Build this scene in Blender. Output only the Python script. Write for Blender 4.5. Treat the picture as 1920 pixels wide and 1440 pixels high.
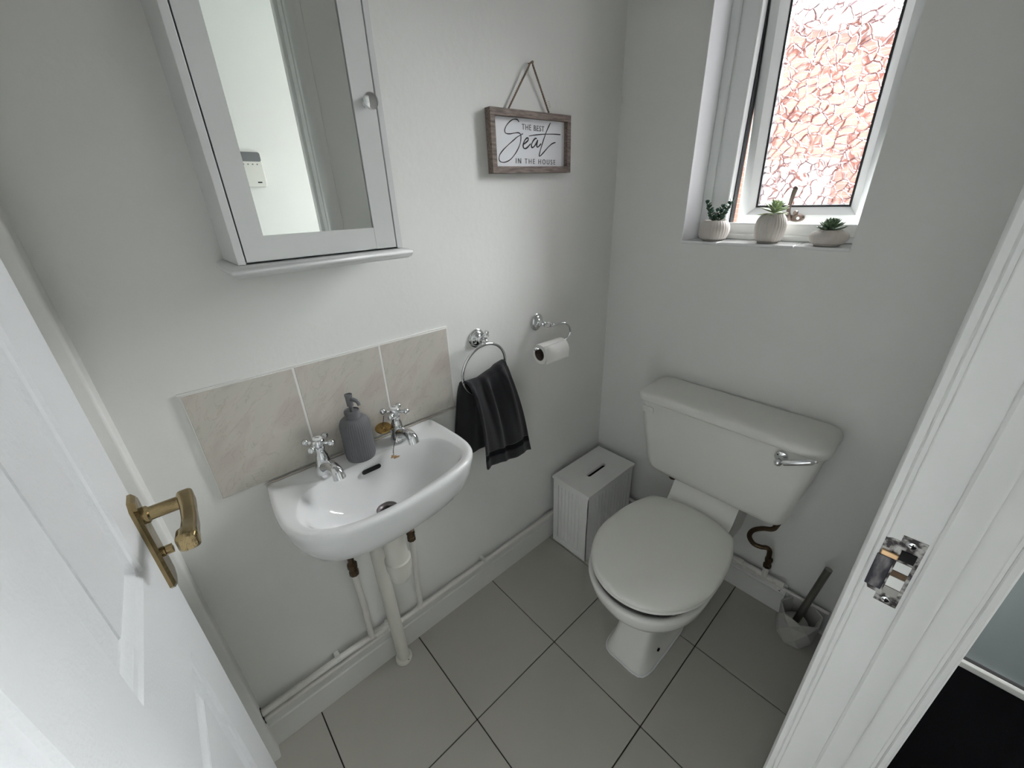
import bpy, bmesh, math, random
from math import pi, sin, cos, tan, radians as R
from mathutils import Vector, Matrix
random.seed(7)
for _o in list(bpy.data.objects): bpy.data.objects.remove(_o)
SC = bpy.context.scene
COL = SC.collection

# ------------------------------------------------------------------ camera
cam = bpy.data.cameras.new('camera')
cam.sensor_fit = 'HORIZONTAL'; cam.sensor_width = 36.0
cam.lens = 754.41 / 1920 * 36.0
cam.clip_start = 0.01; cam.clip_end = 200
camo = bpy.data.objects.new('camera', cam); COL.objects.link(camo)
camo.location = (0.9413, -1.3475, 1.3848)
camo.rotation_mode = 'XYZ'
camo.rotation_euler = (R(65.2863), R(1.8618), R(47.9765))
SC.camera = camo

# ------------------------------------------------------------------ view + sky (overcast daylight)
SC.view_settings.view_transform = 'Standard'
SC.view_settings.look = 'None'
SC.view_settings.exposure = 0.0
SC.view_settings.gamma = 1.0
SC.view_settings.use_curve_mapping = False
W_ = bpy.data.worlds.new('overcast_sky'); SC.world = W_; W_.use_nodes = True
_bg = W_.node_tree.nodes['Background']
_bg.inputs[0].default_value = (0.93, 0.97, 1.0, 1)
SKY, SUN, HALL, FRONT = 4.0, 26.5, 1.4, 4.2      # sky strength; added sun lamp; added fill lamps at the two hall ends (W)
SUN_AZ, SUN_EL, SUN_ANG = 14.0, 27.0, 46.0
_bg.inputs[1].default_value = SKY

def light_area(name, loc, rot, sx, sy, power, portal=False, color=(1, 1, 1)):
    l = bpy.data.lights.new(name, 'AREA'); l.shape = 'RECTANGLE'; l.size = sx; l.size_y = sy
    l.energy = power; l.color = color
    o = bpy.data.objects.new(name, l); COL.objects.link(o); o.location = loc; o.rotation_euler = rot
    if portal: l.cycles.is_portal = True
    return o
# daylight: the sky through the window, a soft sun lamp added to boost it, area lamps added at both hall ends
light_area('window_daylight_portal', (0.52, 0.30, 1.72), (R(-90), 0, 0), 0.62, 1.1, 1, True)
if SUN > 0:
    _s = bpy.data.lights.new('sky_boost_sun', 'SUN'); _s.energy = SUN; _s.angle = R(SUN_ANG); _s.color = (0.97, 0.985, 1.0)
    _so = bpy.data.objects.new('sky_boost_sun', _s); COL.objects.link(_so); _so.location = (3, 6, 6)
    _d = Vector((-sin(R(SUN_AZ)) * cos(R(SUN_EL)), -cos(R(SUN_AZ)) * cos(R(SUN_EL)), -sin(R(SUN_EL))))
    _so.rotation_euler = _d.to_track_quat('-Z', 'Y').to_euler()
if HALL > 0: light_area('hall_end_fill', (1.55, -3.46, 1.45), (R(90), 0, 0), 0.72, 1.12, HALL)  # added fill lamp before the solid end wall, no window there
if FRONT > 0: light_area('hall_front_fill', (1.52, 0.205, 1.47), (R(-90), 0, 0), 0.70, 1.04, FRONT)  # fill lamp added at the unseen upper door to brighten the hall wall

# ------------------------------------------------------------------ materials
MATS = {}
def mat(name, col, rough=0.5, metal=0.0, var=0.0, vscale=6.0, bump=0.0, bscale=40.0, spec=0.5, coat=0.0, col2=None, sheen=0.0):
    if name in MATS: return MATS[name]
    m = bpy.data.materials.new(name); m.use_nodes = True; MATS[name] = m
    nt = m.node_tree; n = nt.nodes; l = nt.links; b = n['Principled BSDF']
    b.inputs['Base Color'].default_value = (*col, 1); b.inputs['Roughness'].default_value = rough
    b.inputs['Metallic'].default_value = metal; b.inputs['Specular IOR Level'].default_value = spec
    b.inputs['Coat Weight'].default_value = coat; b.inputs['Sheen Weight'].default_value = sheen
    tc = n.new('ShaderNodeTexCoord')
    nz = n.new('ShaderNodeTexNoise'); nz.inputs['Scale'].default_value = vscale; nz.inputs['Detail'].default_value = 4
    l.new(tc.outputs['Object'], nz.inputs['Vector'])
    mx = n.new('ShaderNodeMix'); mx.data_type = 'RGBA'
    c2 = col2 if col2 else tuple(c * (1 - var) for c in col)
    mx.inputs[6].default_value = (*col, 1); mx.inputs[7].default_value = (*c2, 1)
    l.new(nz.outputs['Fac'], mx.inputs[0]); l.new(mx.outputs[2], b.inputs['Base Color'])
    if bump > 0:
        nb = n.new('ShaderNodeTexNoise'); nb.inputs['Scale'].default_value = bscale; nb.inputs['Detail'].default_value = 5
        l.new(tc.outputs['Object'], nb.inputs['Vector'])
        bp = n.new('ShaderNodeBump'); bp.inputs['Strength'].default_value = bump; bp.inputs['Distance'].default_value = 0.002
        l.new(nb.outputs['Fac'], bp.inputs['Height']); l.new(bp.outputs['Normal'], b.inputs['Normal'])
    return m

M_wall = mat('wall_paint', (0.82, 0.825, 0.795), 0.55, var=0.02, vscale=3, bump=0.25, bscale=60, spec=0.35)
M_ceil = mat('ceiling_paint', (0.86, 0.86, 0.85), 0.8, var=0.02)
M_gloss = mat('white_gloss_paint', (0.78, 0.785, 0.765), 0.28, var=0.03, vscale=8, bump=0.15, bscale=25)
M_skirt = mat('skirting_paint', (0.74, 0.74, 0.71), 0.3, var=0.04, vscale=10, bump=0.3, bscale=30)
M_door = mat('door_paint', (0.8, 0.82, 0.83), 0.42, var=0.02, vscale=5, bump=0.35, bscale=260)
M_grout_f = mat('dark_floor_grout', (0.045, 0.035, 0.028), 0.9, var=0.3, vscale=40)
M_ftile = mat('grey_floor_tile', (0.49, 0.475, 0.43), 0.5, var=0.07, vscale=5, bump=0.06, bscale=30, spec=0.3)
M_grout_w = mat('white_wall_grout', (0.86, 0.85, 0.82), 0.8, var=0.06, vscale=30)
M_grout_d = mat('stained_sealant', (0.66, 0.63, 0.57), 0.6, vscale=22, col2=(0.34, 0.27, 0.2))
M_ceramic = mat('white_ceramic', (0.83, 0.84, 0.835), 0.07, var=0.01, spec=0.6, coat=0.3)
M_cistern = mat('aged_white_plastic', (0.78, 0.78, 0.735), 0.35, var=0.02, vscale=4, bump=0.05, bscale=20)
M_seat = mat('cream_white_seat_plastic', (0.80, 0.80, 0.745), 0.3, var=0.02, vscale=4)
M_pan = mat('pan_ceramic', (0.80, 0.80, 0.76), 0.14, var=0.02)
M_plastic = mat('white_plastic', (0.72, 0.72, 0.68), 0.35, var=0.04, vscale=15)
M_pipe = mat('painted_pipe', (0.80, 0.79, 0.75), 0.35, var=0.1, vscale=14, bump=0.3, bscale=60, col2=(0.72, 0.68, 0.64))
M_trap = mat('ivory_trap_plastic', (0.74, 0.73, 0.66), 0.4, var=0.06, vscale=25)
M_chrome = mat('chrome', (0.72, 0.73, 0.74), 0.06, 1.0)
M_chrome_dull = mat('dull_chrome', (0.33, 0.32, 0.30), 0.28, 1.0, var=0.2, vscale=20)
M_brass = mat('worn_brass', (0.46, 0.355, 0.19), 0.18, 1.0, var=0.35, vscale=35, col2=(0.22, 0.16, 0.08), bump=0.3, bscale=90)
M_brass_dark = mat('tarnished_brass', (0.16, 0.11, 0.07), 0.42, 0.9, var=0.5, vscale=60)
M_gold = mat('gold_plated_plug', (0.55, 0.36, 0.14), 0.25, 1.0, var=0.4, vscale=60)
M_black = mat('black_rubber', (0.012, 0.012, 0.013), 0.6)
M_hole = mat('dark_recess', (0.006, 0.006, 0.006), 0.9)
M_steel_drain = mat('drain_metal', (0.22, 0.2, 0.2), 0.35, 0.9, var=0.2, vscale=60)
M_soap = mat('matt_grey_rubberised', (0.135, 0.138, 0.146), 0.6, var=0.06, vscale=20)
M_towel = mat('charcoal_towelling', (0.029, 0.029, 0.033), 0.95, var=0.5, vscale=220, bump=1.0, bscale=700, spec=0.1, sheen=0.2)
M_towel_band = mat('charcoal_woven_band', (0.014, 0.014, 0.016), 0.85, var=0.3, vscale=300, bump=0.5, bscale=900, spec=0.1)
M_paper = mat('toilet_paper', (0.8, 0.79, 0.76), 0.95, var=0.03, vscale=30, bump=0.4, bscale=300)
M_card = mat('brown_card', (0.11, 0.085, 0.07), 0.9)
M_binw = mat('painted_mdf', (0.88, 0.88, 0.855), 0.4, var=0.03, vscale=6)
M_upvc = mat('white_upvc', (0.86, 0.88, 0.87), 0.22, var=0.01)
M_reveal = mat('reveal_gloss_lightened', (0.92, 0.93, 0.95), 0.3)  # bluish-white gloss, made paler to stand in for daylight on the reveal
M_gasket = mat('black_gasket', (0.02, 0.02, 0.024), 0.5)
M_carpet = mat('black_carpet', (0.006, 0.006, 0.007), 1.0, var=0.5, vscale=400, bump=1.0, bscale=900, spec=0.05)
M_cab = mat('cabinet_white_paint', (0.72, 0.73, 0.72), 0.33, var=0.02, vscale=5)
M_signpaper = mat('sign_white_board', (0.88, 0.89, 0.92), 0.7, var=0.03, vscale=30)
M_ink = mat('black_ink', (0.012, 0.012, 0.016), 0.7)
M_inkg = mat('grey_ink', (0.09, 0.09, 0.095), 0.7)
M_rope = mat('jute_string', (0.36, 0.27, 0.2), 0.95, var=0.5, vscale=200, bump=1, bscale=400)
M_pot = mat('matt_pot_ceramic', (0.70, 0.665, 0.62), 0.75, var=0.12, vscale=25, col2=(0.60, 0.55, 0.50))
M_leafd = mat('dark_green_leaf', (0.055, 0.125, 0.085), 0.5, var=0.4, vscale=60)
M_leafl = mat('pale_green_leaf', (0.40, 0.47, 0.24), 0.5, var=0.3, vscale=60, col2=(0.25, 0.34, 0.19))
M_leafm = mat('grey_green_leaf', (0.20, 0.30, 0.18), 0.5, var=0.4, vscale=60)
M_stem = mat('plant_stem', (0.16, 0.17, 0.07), 0.7)
M_soil = mat('potting_grit', (0.5, 0.47, 0.43), 0.95, var=0.4, vscale=200)
M_bronze = mat('bronze_window_handle', (0.21, 0.165, 0.14), 0.35, 0.8, var=0.4, vscale=30)
M_frontdoor = mat('front_door_panel', (0.33, 0.37, 0.38), 0.3, var=0.05)
M_brushpot = mat('grey_green_ceramic', (0.5, 0.5, 0.46), 0.3, var=0.08, vscale=10)
M_render = mat('white_render', (0.85, 0.86, 0.86), 0.8, var=0.05)
M_green = mat('green_painted_post', (0.05, 0.2, 0.15), 0.5, var=0.2)
M_grass = mat('ground_paving', (0.4, 0.39, 0.37), 0.95, var=0.3, vscale=5)
M_roof = mat('roof_tile', (0.5, 0.4, 0.37), 0.9, var=0.3, vscale=5)
M_screen = mat('grey_screen', (0.16, 0.17, 0.18), 0.3)
M_strike = mat('strike_steel', (0.30, 0.29, 0.285), 0.4, 0.85, var=0.75, vscale=45, col2=(0.06, 0.055, 0.055))
M_oldbrass = mat('bare_brass', (0.75, 0.5, 0.28), 0.35, 0.8)
M_lead = mat('scuffed_dark_paint', (0.09, 0.09, 0.095), 0.5, 0.4, var=0.8, vscale=60, col2=(0.3, 0.29, 0.28))

def blotch(name, c0, c1, scale, p0, p1, metal=0.7, rough=0.4, stretch=(1, 1, 1)):
    m = bpy.data.materials.new(name); m.use_nodes = True; n = m.node_tree.nodes; l = m.node_tree.links; b = n['Principled BSDF']
    b.inputs['Metallic'].default_value = metal; b.inputs['Roughness'].default_value = rough
    tc = n.new('ShaderNodeTexCoord'); mp = n.new('ShaderNodeMapping'); mp.inputs['Scale'].default_value = stretch
    nz = n.new('ShaderNodeTexNoise'); nz.inputs['Scale'].default_value = scale; nz.inputs['Detail'].default_value = 6
    cr = n.new('ShaderNodeValToRGB'); e = cr.color_ramp.elements; e[0].position = p0; e[0].color = (*c0, 1); e[1].position = p1; e[1].color = (*c1, 1)
    l.new(tc.outputs['Object'], mp.inputs[0]); l.new(mp.outputs[0], nz.inputs[0]); l.new(nz.outputs['Fac'], cr.inputs[0]); l.new(cr.outputs[0], b.inputs['Base Color'])
    return m
M_strike = blotch('strike_steel', (0.04, 0.035, 0.035), (0.42, 0.41, 0.39), 110, 0.44, 0.60)
M_lead = blotch('scuffed_dark_paint', (0.025, 0.025, 0.035), (0.22, 0.21, 0.21), 120, 0.45, 0.68, 0.3, 0.5, (1, 1, 0.25))
def glassy(name, col=(1, 1, 1), rough=0.0):
    m = bpy.data.materials.new(name); m.use_nodes = True; MATS[name] = m
    b = m.node_tree.nodes['Principled BSDF']
    b.inputs['Base Color'].default_value = (*col, 1); b.inputs['Transmission Weight'].default_value = 1
    b.inputs['Roughness'].default_value = rough; b.inputs['IOR'].default_value = 1.5
    return m
M_crystal = glassy('crystal')

def mirror_mat():
    m = bpy.data.materials.new('mirror_silvering'); m.use_nodes = True
    b = m.node_tree.nodes['Principled BSDF']
    b.inputs['Base Color'].default_value = (0.86, 0.9, 0.88, 1); b.inputs['Metallic'].default_value = 1
    b.inputs['Roughness'].default_value = 0.0
    return m
M_mirror = mirror_mat()

def wood_mat():
    m = bpy.data.materials.new('grey_brown_wood'); m.use_nodes = True
    n = m.node_tree.nodes; l = m.node_tree.links; b = n['Principled BSDF']; b.inputs['Roughness'].default_value = 0.7
    tc = n.new('ShaderNodeTexCoord'); mp = n.new('ShaderNodeMapping'); mp.inputs['Scale'].default_value = (60, 8, 60)
    nz = n.new('ShaderNodeTexNoise'); nz.inputs['Scale'].default_value = 3; nz.inputs['Detail'].default_value = 6
    cr = n.new('ShaderNodeValToRGB'); cr.color_ramp.elements[0].position = 0.3; cr.color_ramp.elements[1].position = 0.75
    cr.color_ramp.elements[0].color = (0.10, 0.073, 0.06, 1); cr.color_ramp.elements[1].color = (0.31, 0.25, 0.215, 1)
    l.new(tc.outputs['Object'], mp.inputs[0]); l.new(mp.outputs[0], nz.inputs[0]); l.new(nz.outputs['Fac'], cr.inputs[0])
    l.new(cr.outputs[0], b.inputs['Base Color'])
    return m
M_wood = wood_mat()

def marble_mat():
    """cream wall tile with faint grey and pink diagonal veining (the same print on every tile)"""
    m = bpy.data.materials.new('cream_veined_tile'); m.use_nodes = True
    n = m.node_tree.nodes; l = m.node_tree.links; b = n['Principled BSDF']
    b.inputs['Roughness'].default_value = 0.22
    tc = n.new('ShaderNodeTexCoord'); mp = n.new('ShaderNodeMapping')
    mp.inputs['Scale'].default_value = (1, 3.2, 9.5)
    vr = n.new('ShaderNodeVectorRotate'); vr.rotation_type = 'X_AXIS'; vr.inputs['Angle'].default_value = R(-48); l.new(tc.outputs['Object'], vr.inputs['Vector'])
    nz = n.new('ShaderNodeTexNoise'); nz.inputs['Scale'].default_value = 1.3; nz.inputs['Detail'].default_value = 3; nz.inputs['Distortion'].default_value = 1.2
    cr = n.new('ShaderNodeValToRGB'); e = cr.color_ramp.elements
    e[0].position = 0.38; e[0].color = (0.56, 0.51, 0.465, 1)
    e[1].position = 0.5; e[1].color = (0.60, 0.57, 0.51, 1)
    x = cr.color_ramp.elements.new(0.62); x.color = (0.57, 0.55, 0.50, 1)
    x = cr.color_ramp.elements.new(0.72); x.color = (0.50, 0.485, 0.445, 1)
    wv = n.new('ShaderNodeTexNoise'); wv.inputs['Scale'].default_value = 2.6; wv.inputs['Detail'].default_value = 5; wv.inputs['Distortion'].default_value = 2
    cr2 = n.new('ShaderNodeValToRGB'); f = cr2.color_ramp.elements
    f[0].position = 0.485; f[0].color = (1, 1, 1, 1); f[1].position = 0.5; f[1].color = (0.86, 0.85, 0.83, 1)
    g = cr2.color_ramp.elements.new(0.515); g.color = (1, 1, 1, 1)
    mul = n.new('ShaderNodeMix'); mul.data_type = 'RGBA'; mul.blend_type = 'MULTIPLY'; mul.inputs[0].default_value = 1
    l.new(vr.outputs[0], mp.inputs[0]); l.new(mp.outputs[0], nz.inputs[0]); l.new(nz.outputs['Fac'], cr.inputs[0])
    l.new(mp.outputs[0], wv.inputs[0]); l.new(wv.outputs['Fac'], cr2.inputs[0])
    l.new(cr.outputs[0], mul.inputs[6]); l.new(cr2.outputs[0], mul.inputs[7]); l.new(mul.outputs[2], b.inputs['Base Color'])
    return m
M_wtile = marble_mat()

def brick_mat():
    m = bpy.data.materials.new('red_brickwork'); m.use_nodes = True
    n = m.node_tree.nodes; l = m.node_tree.links; b = n['Principled BSDF']; b.inputs['Roughness'].default_value = 0.9
    tc = n.new('ShaderNodeTexCoord'); mp = n.new('ShaderNodeMapping'); mp.inputs['Rotation'].default_value = (R(90), 0, 0)
    bk = n.new('ShaderNodeTexBrick'); bk.inputs['Scale'].default_value = 1.0
    bk.inputs['Brick Width'].default_value = 0.225; bk.inputs['Row Height'].default_value = 0.075; bk.inputs['Mortar Size'].default_value = 0.006
    bk.inputs['Color1'].default_value = (0.60, 0.27, 0.20, 1); bk.inputs['Color2'].default_value = (0.52, 0.23, 0.17, 1)
    bk.inputs['Mortar'].default_value = (0.60, 0.38, 0.32, 1)
    l.new(tc.outputs['Object'], mp.inputs[0]); l.new(mp.outputs[0], bk.inputs[0]); l.new(bk.outputs['Color'], b.inputs['Base Color'])
    bp = n.new('ShaderNodeBump'); bp.inputs['Distance'].default_value = 0.01; bp.invert = True
    l.new(bk.outputs['Fac'], bp.inputs['Height']); l.new(bp.outputs['Normal'], b.inputs['Normal'])
    return m
M_brick = brick_mat()

def obscure_glass():
    """clear pane with raised crazed ridges: flats let light straight through, ridges bend it"""
    m = bpy.data.materials.new('obscure_glass'); m.use_nodes = True
    n = m.node_tree.nodes; l = m.node_tree.links
    for x in list(n): n.remove(x)
    out = n.new('ShaderNodeOutputMaterial'); tc = n.new('ShaderNodeTexCoord')
    nz = n.new('ShaderNodeTexNoise'); nz.inputs['Scale'].default_value = 14; nz.inputs['Detail'].default_value = 2
    add = n.new('ShaderNodeVectorMath'); add.operation = 'MULTIPLY_ADD'; add.inputs[1].default_value = (0.05, 0.05, 0.05)
    l.new(tc.outputs['Object'], nz.inputs['Vector']); l.new(nz.outputs['Color'], add.inputs[0]); l.new(tc.outputs['Object'], add.inputs[2])
    vo = n.new('ShaderNodeTexVoronoi'); vo.feature = 'DISTANCE_TO_EDGE'; vo.inputs['Scale'].default_value = 40
    vo.inputs['Randomness'].default_value = 1
    l.new(add.outputs[0], vo.inputs['Vector'])
    mr = n.new('ShaderNodeMapRange'); mr.interpolation_type = 'SMOOTHSTEP'
    mr.inputs['From Min'].default_value = 0.02; mr.inputs['From Max'].default_value = 0.115
    mr.inputs['To Min'].default_value = 1; mr.inputs['To Max'].default_value = 0
    l.new(vo.outputs['Distance'], mr.inputs['Value'])
    n2 = n.new('ShaderNodeTexNoise'); n2.inputs['Scale'].default_value = 30; n2.inputs['Detail'].default_value = 1
    l.new(tc.outputs['Object'], n2.inputs['Vector'])
    m2 = n.new('ShaderNodeMapRange'); m2.inputs['From Min'].default_value = 0.32; m2.inputs['From Max'].default_value = 0.48
    l.new(n2.outputs['Fac'], m2.inputs['Value'])
    mu = n.new('ShaderNodeMath'); mu.operation = 'MULTIPLY'; l.new(mr.outputs[0], mu.inputs[0]); l.new(m2.outputs[0], mu.inputs[1])
    bp = n.new('ShaderNodeBump'); bp.inputs['Strength'].default_value = 1; bp.inputs['Distance'].default_value = 0.0022
    l.new(mr.outputs[0], bp.inputs['Height'])
    rf = n.new('ShaderNodeBsdfRefraction'); rf.inputs['IOR'].default_value = 1.45; rf.inputs['Roughness'].default_value = 0.05
    rf.inputs['Color'].default_value = (0.52, 0.44, 0.45, 1); l.new(bp.outputs['Normal'], rf.inputs['Normal'])
    tr = n.new('ShaderNodeBsdfTransparent'); tr.inputs[0].default_value = (0.97, 0.98, 0.98, 1)
    tl = n.new('ShaderNodeBsdfTranslucent'); tl.inputs[0].default_value = (0.9, 0.92, 0.93, 1)
    mt = n.new('ShaderNodeMixShader'); mt.inputs[0].default_value = 0.015; l.new(tr.outputs[0], mt.inputs[1]); l.new(tl.outputs[0], mt.inputs[2]); tr = mt
    mx = n.new('ShaderNodeMixShader'); l.new(mu.outputs[0], mx.inputs[0]); l.new(tr.outputs[0], mx.inputs[1]); l.new(rf.outputs[0], mx.inputs[2])
    gl = n.new('ShaderNodeBsdfGlossy'); gl.inputs['Roughness'].default_value = 0.05; l.new(bp.outputs['Normal'], gl.inputs['Normal'])
    m3 = n.new('ShaderNodeMixShader'); m3.inputs[0].default_value = 0.04
    l.new(mx.outputs[0], m3.inputs[1]); l.new(gl.outputs[0], m3.inputs[2]); l.new(m3.outputs[0], out.inputs[0])
    return m
M_obscure = obscure_glass()
def clear_thin():
    m = bpy.data.materials.new('clear_glass'); m.use_nodes = True
    n = m.node_tree.nodes; l = m.node_tree.links
    for x in list(n): n.remove(x)
    out = n.new('ShaderNodeOutputMaterial'); tr = n.new('ShaderNodeBsdfTransparent'); gl = n.new('ShaderNodeBsdfGlossy'); gl.inputs['Roughness'].default_value = 0.01
    mx = n.new('ShaderNodeMixShader'); mx.inputs[0].default_value = 0.05
    l.new(tr.outputs[0], mx.inputs[1]); l.new(gl.outputs[0], mx.inputs[2]); l.new(mx.outputs[0], out.inputs[0])
    return m
M_clear = clear_thin()

# ------------------------------------------------------------------ helpers
def fin(name, bm, m, parent=None, smooth=None, bevel=0.0, seg=2, loc=None):
    bmesh.ops.remove_doubles(bm, verts=bm.verts[:], dist=1e-7)
    bmesh.ops.recalc_face_normals(bm, faces=bm.faces[:])
    me = bpy.data.meshes.new(name); bm.to_mesh(me); bm.free()
    if m: me.materials.append(m)
    if smooth is not None:
        me.shade_smooth(); me.set_sharp_from_angle(angle=R(smooth))
    o = bpy.data.objects.new(name, me); COL.objects.link(o)
    if parent is not None: o.parent = parent
    if bevel > 0:
        md = o.modifiers.new('edge', 'BEVEL'); md.width = bevel; md.segments = seg; md.limit_method = 'ANGLE'; md.angle_limit = R(35)
        md.harden_normals = False
        me.shade_smooth(); me.set_sharp_from_angle(angle=R(50))
    if loc: o.location = loc
    return o
def empty(name, loc=(0, 0, 0), rz=0.0):
    o = bpy.data.objects.new(name, None); COL.objects.link(o); o.location = loc; o.rotation_euler = (0, 0, rz)
    o.empty_display_size = 0.05
    return o
def tag(o, label=None, cat=None, group=None, kind=None):
    if label: o['label'] = label
    if cat: o['category'] = cat
    if group: o['group'] = group
    if kind: o['kind'] = kind
    return o
def struct(o, label=None, cat='structure'):
    o['kind'] = 'structure'
    if label: o['label'] = label
    o['category'] = cat
    return o
def add_box(bm, x0, y0, z0, x1, y1, z1):
    vs = [bm.verts.new((x, y, z)) for x in (x0, x1) for y in (y0, y1) for z in (z0, z1)]
    for f in ((0, 1, 3, 2), (4, 6, 7, 5), (0, 4, 5, 1), (2, 3, 7, 6), (0, 2, 6, 4), (1, 5, 7, 3)):
        bm.faces.new([vs[i] for i in f])
    return vs
def box(name, a, b, m, parent=None, bevel=0.0, seg=2):
    bm = bmesh.new(); add_box(bm, *a, *b); return fin(name, bm, m, parent, None, bevel, seg)
def loft(bm, rings, cap0=True, cap1=True, closed=True):
    vr = [[bm.verts.new(p) for p in r] for r in rings]
    n = len(rings[0])
    for a, b in zip(vr[:-1], vr[1:]):
        for i in range(n if closed else n - 1):
            j = (i + 1) % n
            try: bm.faces.new((a[i], a[j], b[j], b[i]))
            except ValueError: pass
    if cap0: bm.faces.new(vr[0][::-1])
    if cap1: bm.faces.new(vr[-1])
    return vr
def lathe(bm, prof, n=32, M=None, c0=True, c1=True):
    rings = []
    for r, z in prof:
        rings.append([Vector((r * cos(2 * pi * i / n), r * sin(2 * pi * i / n), z)) for i in range(n)])
    if M: rings = [[M @ p for p in r] for r in rings]
    loft(bm, rings, c0, c1)
def frame_to(p, d):
    """matrix placing local +z along d at p"""
    d = Vector(d).normalized()
    return Matrix.Translation(Vector(p)) @ d.to_track_quat('Z', 'Y').to_matrix().to_4x4()
def cyl(bm, p, q, r, n=20, r2=None):
    p = Vector(p); q = Vector(q); L = (q - p).length
    lathe(bm, [(r, 0), (r if r2 is None else r2, L)], n, frame_to(p, q - p))
def smooth_path(pts, sub=8, closed=False):
    P = [Vector(p) for p in pts]; out = []; n = len(P)
    rng = range(n if closed else n - 1)
    for i in rng:
        p1, p2 = P[i], P[(i + 1) % n]
        p0 = P[i - 1] if (i > 0 or closed) else p1 * 2 - p2
        p3 = P[(i + 2) % n] if (i + 2 < n or closed) else p2 * 2 - p1
        for k in range(sub):
            t = k / sub
            out.append(0.5 * ((2 * p1) + (-p0 + p2) * t + (2 * p0 - 5 * p1 + 4 * p2 - p3) * t * t + (-p0 + 3 * p1 - 3 * p2 + p3) * t ** 3))
    if not closed: out.append(P[-1])
    return out
def tube(bm, pts, r, n=14, closed=False, caps=True):
    P = [Vector(p) for p in pts]; N = len(P)
    rad = r if isinstance(r, (list, tuple)) else [r] * N
    T = []
    for i in range(N):
        a = P[(i - 1) % N] if (closed or i > 0) else P[i]
        b = P[(i + 1) % N] if (closed or i < N - 1) else P[i]
        T.append((b - a).normalized())
    up = Vector((0, 0, 1)) if abs(T[0].z) < 0.9 else Vector((1, 0, 0))
    u = T[0].cross(up).normalized(); rings = []
    for i in range(N):
        u = (u - T[i] * u.dot(T[i])).normalized(); v = T[i].cross(u)
        rings.append([P[i] + (u * cos(2 * pi * k / n) + v * sin(2 * pi * k / n)) * rad[i] for k in range(n)])
    if closed:
        rings.append(rings[0]); loft(bm, rings, False, False)
    else: loft(bm, rings, caps, caps)
def sphere(bm, c, r, n=16, s=(1, 1, 1)):
    M = Matrix.Translation(Vector(c)) @ Matrix.Diagonal((r * s[0], r * s[1], r * s[2], 1))
    bmesh.ops.create_uvsphere(bm, u_segments=n, v_segments=max(6, n // 2), radius=1, matrix=M)
def rrect(cx, cy, hx, hy, r, z, n=6):
    r = min(r, hx * .999, hy * .999); out = []
    for qx, qy, a0 in ((1, 1, 0), (-1, 1, 90), (-1, -1, 180), (1, -1, 270)):
        for k in range(n + 1):
            a = R(a0 + 90 * k / n)
            out.append(Vector((cx + qx * (hx - r) + r * cos(a), cy + qy * (hy - r) + r * sin(a), z)))
    return out

WX = 0.9648      # inner face of the wall with the doorway
YC = -1.490      # wall behind the open door
YJ = -0.79       # strike jamb
HZ = 2.3

# ------------------------------------------------------------------ floor
fl = struct(box('floor', (-0.1, -1.6, -0.05), (1.02, 0.0, -0.0035), M_grout_f), 'grey tiled floor with thin dark joints', 'floor')
TX, TY, TS, G = 0.3509, -0.6807, 0.333, 0.0016
xs = [0.0, TX, TX + TS, WX + 0.055]
ys = [YC - 0.02, TY - 2 * TS, TY - TS, TY, TY + TS, 0.0]
for i in range(3):
    for j in range(5):
        x0, x1 = xs[i] + (G if i else 0), xs[i + 1] - (G if i < 2 else 0)
        y0, y1 = ys[j] + (G if j else 0), ys[j + 1] - (G if j < 4 else 0)
        box('floor_tile', (x0, y0, -0.012), (x1, y1, random.uniform(-0.0003, 0.0002)), M_ftile, fl, 0.0008, 1)

# ------------------------------------------------------------------ walls
wl = struct(box('wall_left', (-0.1, -1.65, -0.05), (0.0, 0.12, HZ), M_wall), 'white painted wall carrying the basin and cabinet', 'wall')
WX0, WX1, WZ = 0.2731, 0.7189, 1.2422
bm = bmesh.new()
add_box(bm, 0, 0, -0.05, WX0, 0.12, HZ); add_box(bm, WX1, 0, -0.05, 1.10, 0.12, HZ)
add_box(bm, WX0, 0, -0.05, WX1, 0.12, WZ - 0.008); add_box(bm, WX0, 0, 2.16, WX1, 0.12, HZ)
wb = struct(fin('wall_back', bm, M_wall), 'white painted wall with the window and toilet', 'wall')
pb = struct(box('trim_2', (-0.01, -1.50, -0.003), (0.051, -1.4662, HZ), M_wall, None, 0.005, 3), 'narrow white boxing in the corner beside the door edge', 'boxing')
YP = -1.4662
wc = struct(box('wall_front', (-0.1, -1.65, -0.05), (1.0, YC, HZ), M_wall), 'white wall behind the open door', 'wall')
bm = bmesh.new()
add_box(bm, WX, YJ + 0.03, -0.05, 1.050, 0.0, HZ)
add_box(bm, WX, YC - 0.1, 2.0, 1.050, YJ + 0.03, HZ)
add_box(bm, WX + 0.035, -3.5, -0.05, 1.050, YC, HZ)
wr = struct(fin('wall_right', bm, M_wall), 'white wall with the doorway to the hall', 'wall')
struct(box('ceiling', (-0.1, -3.6, HZ), (2.3, 0.3, HZ + 0.06), M_ceil), 'white ceiling', 'ceiling')

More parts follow.
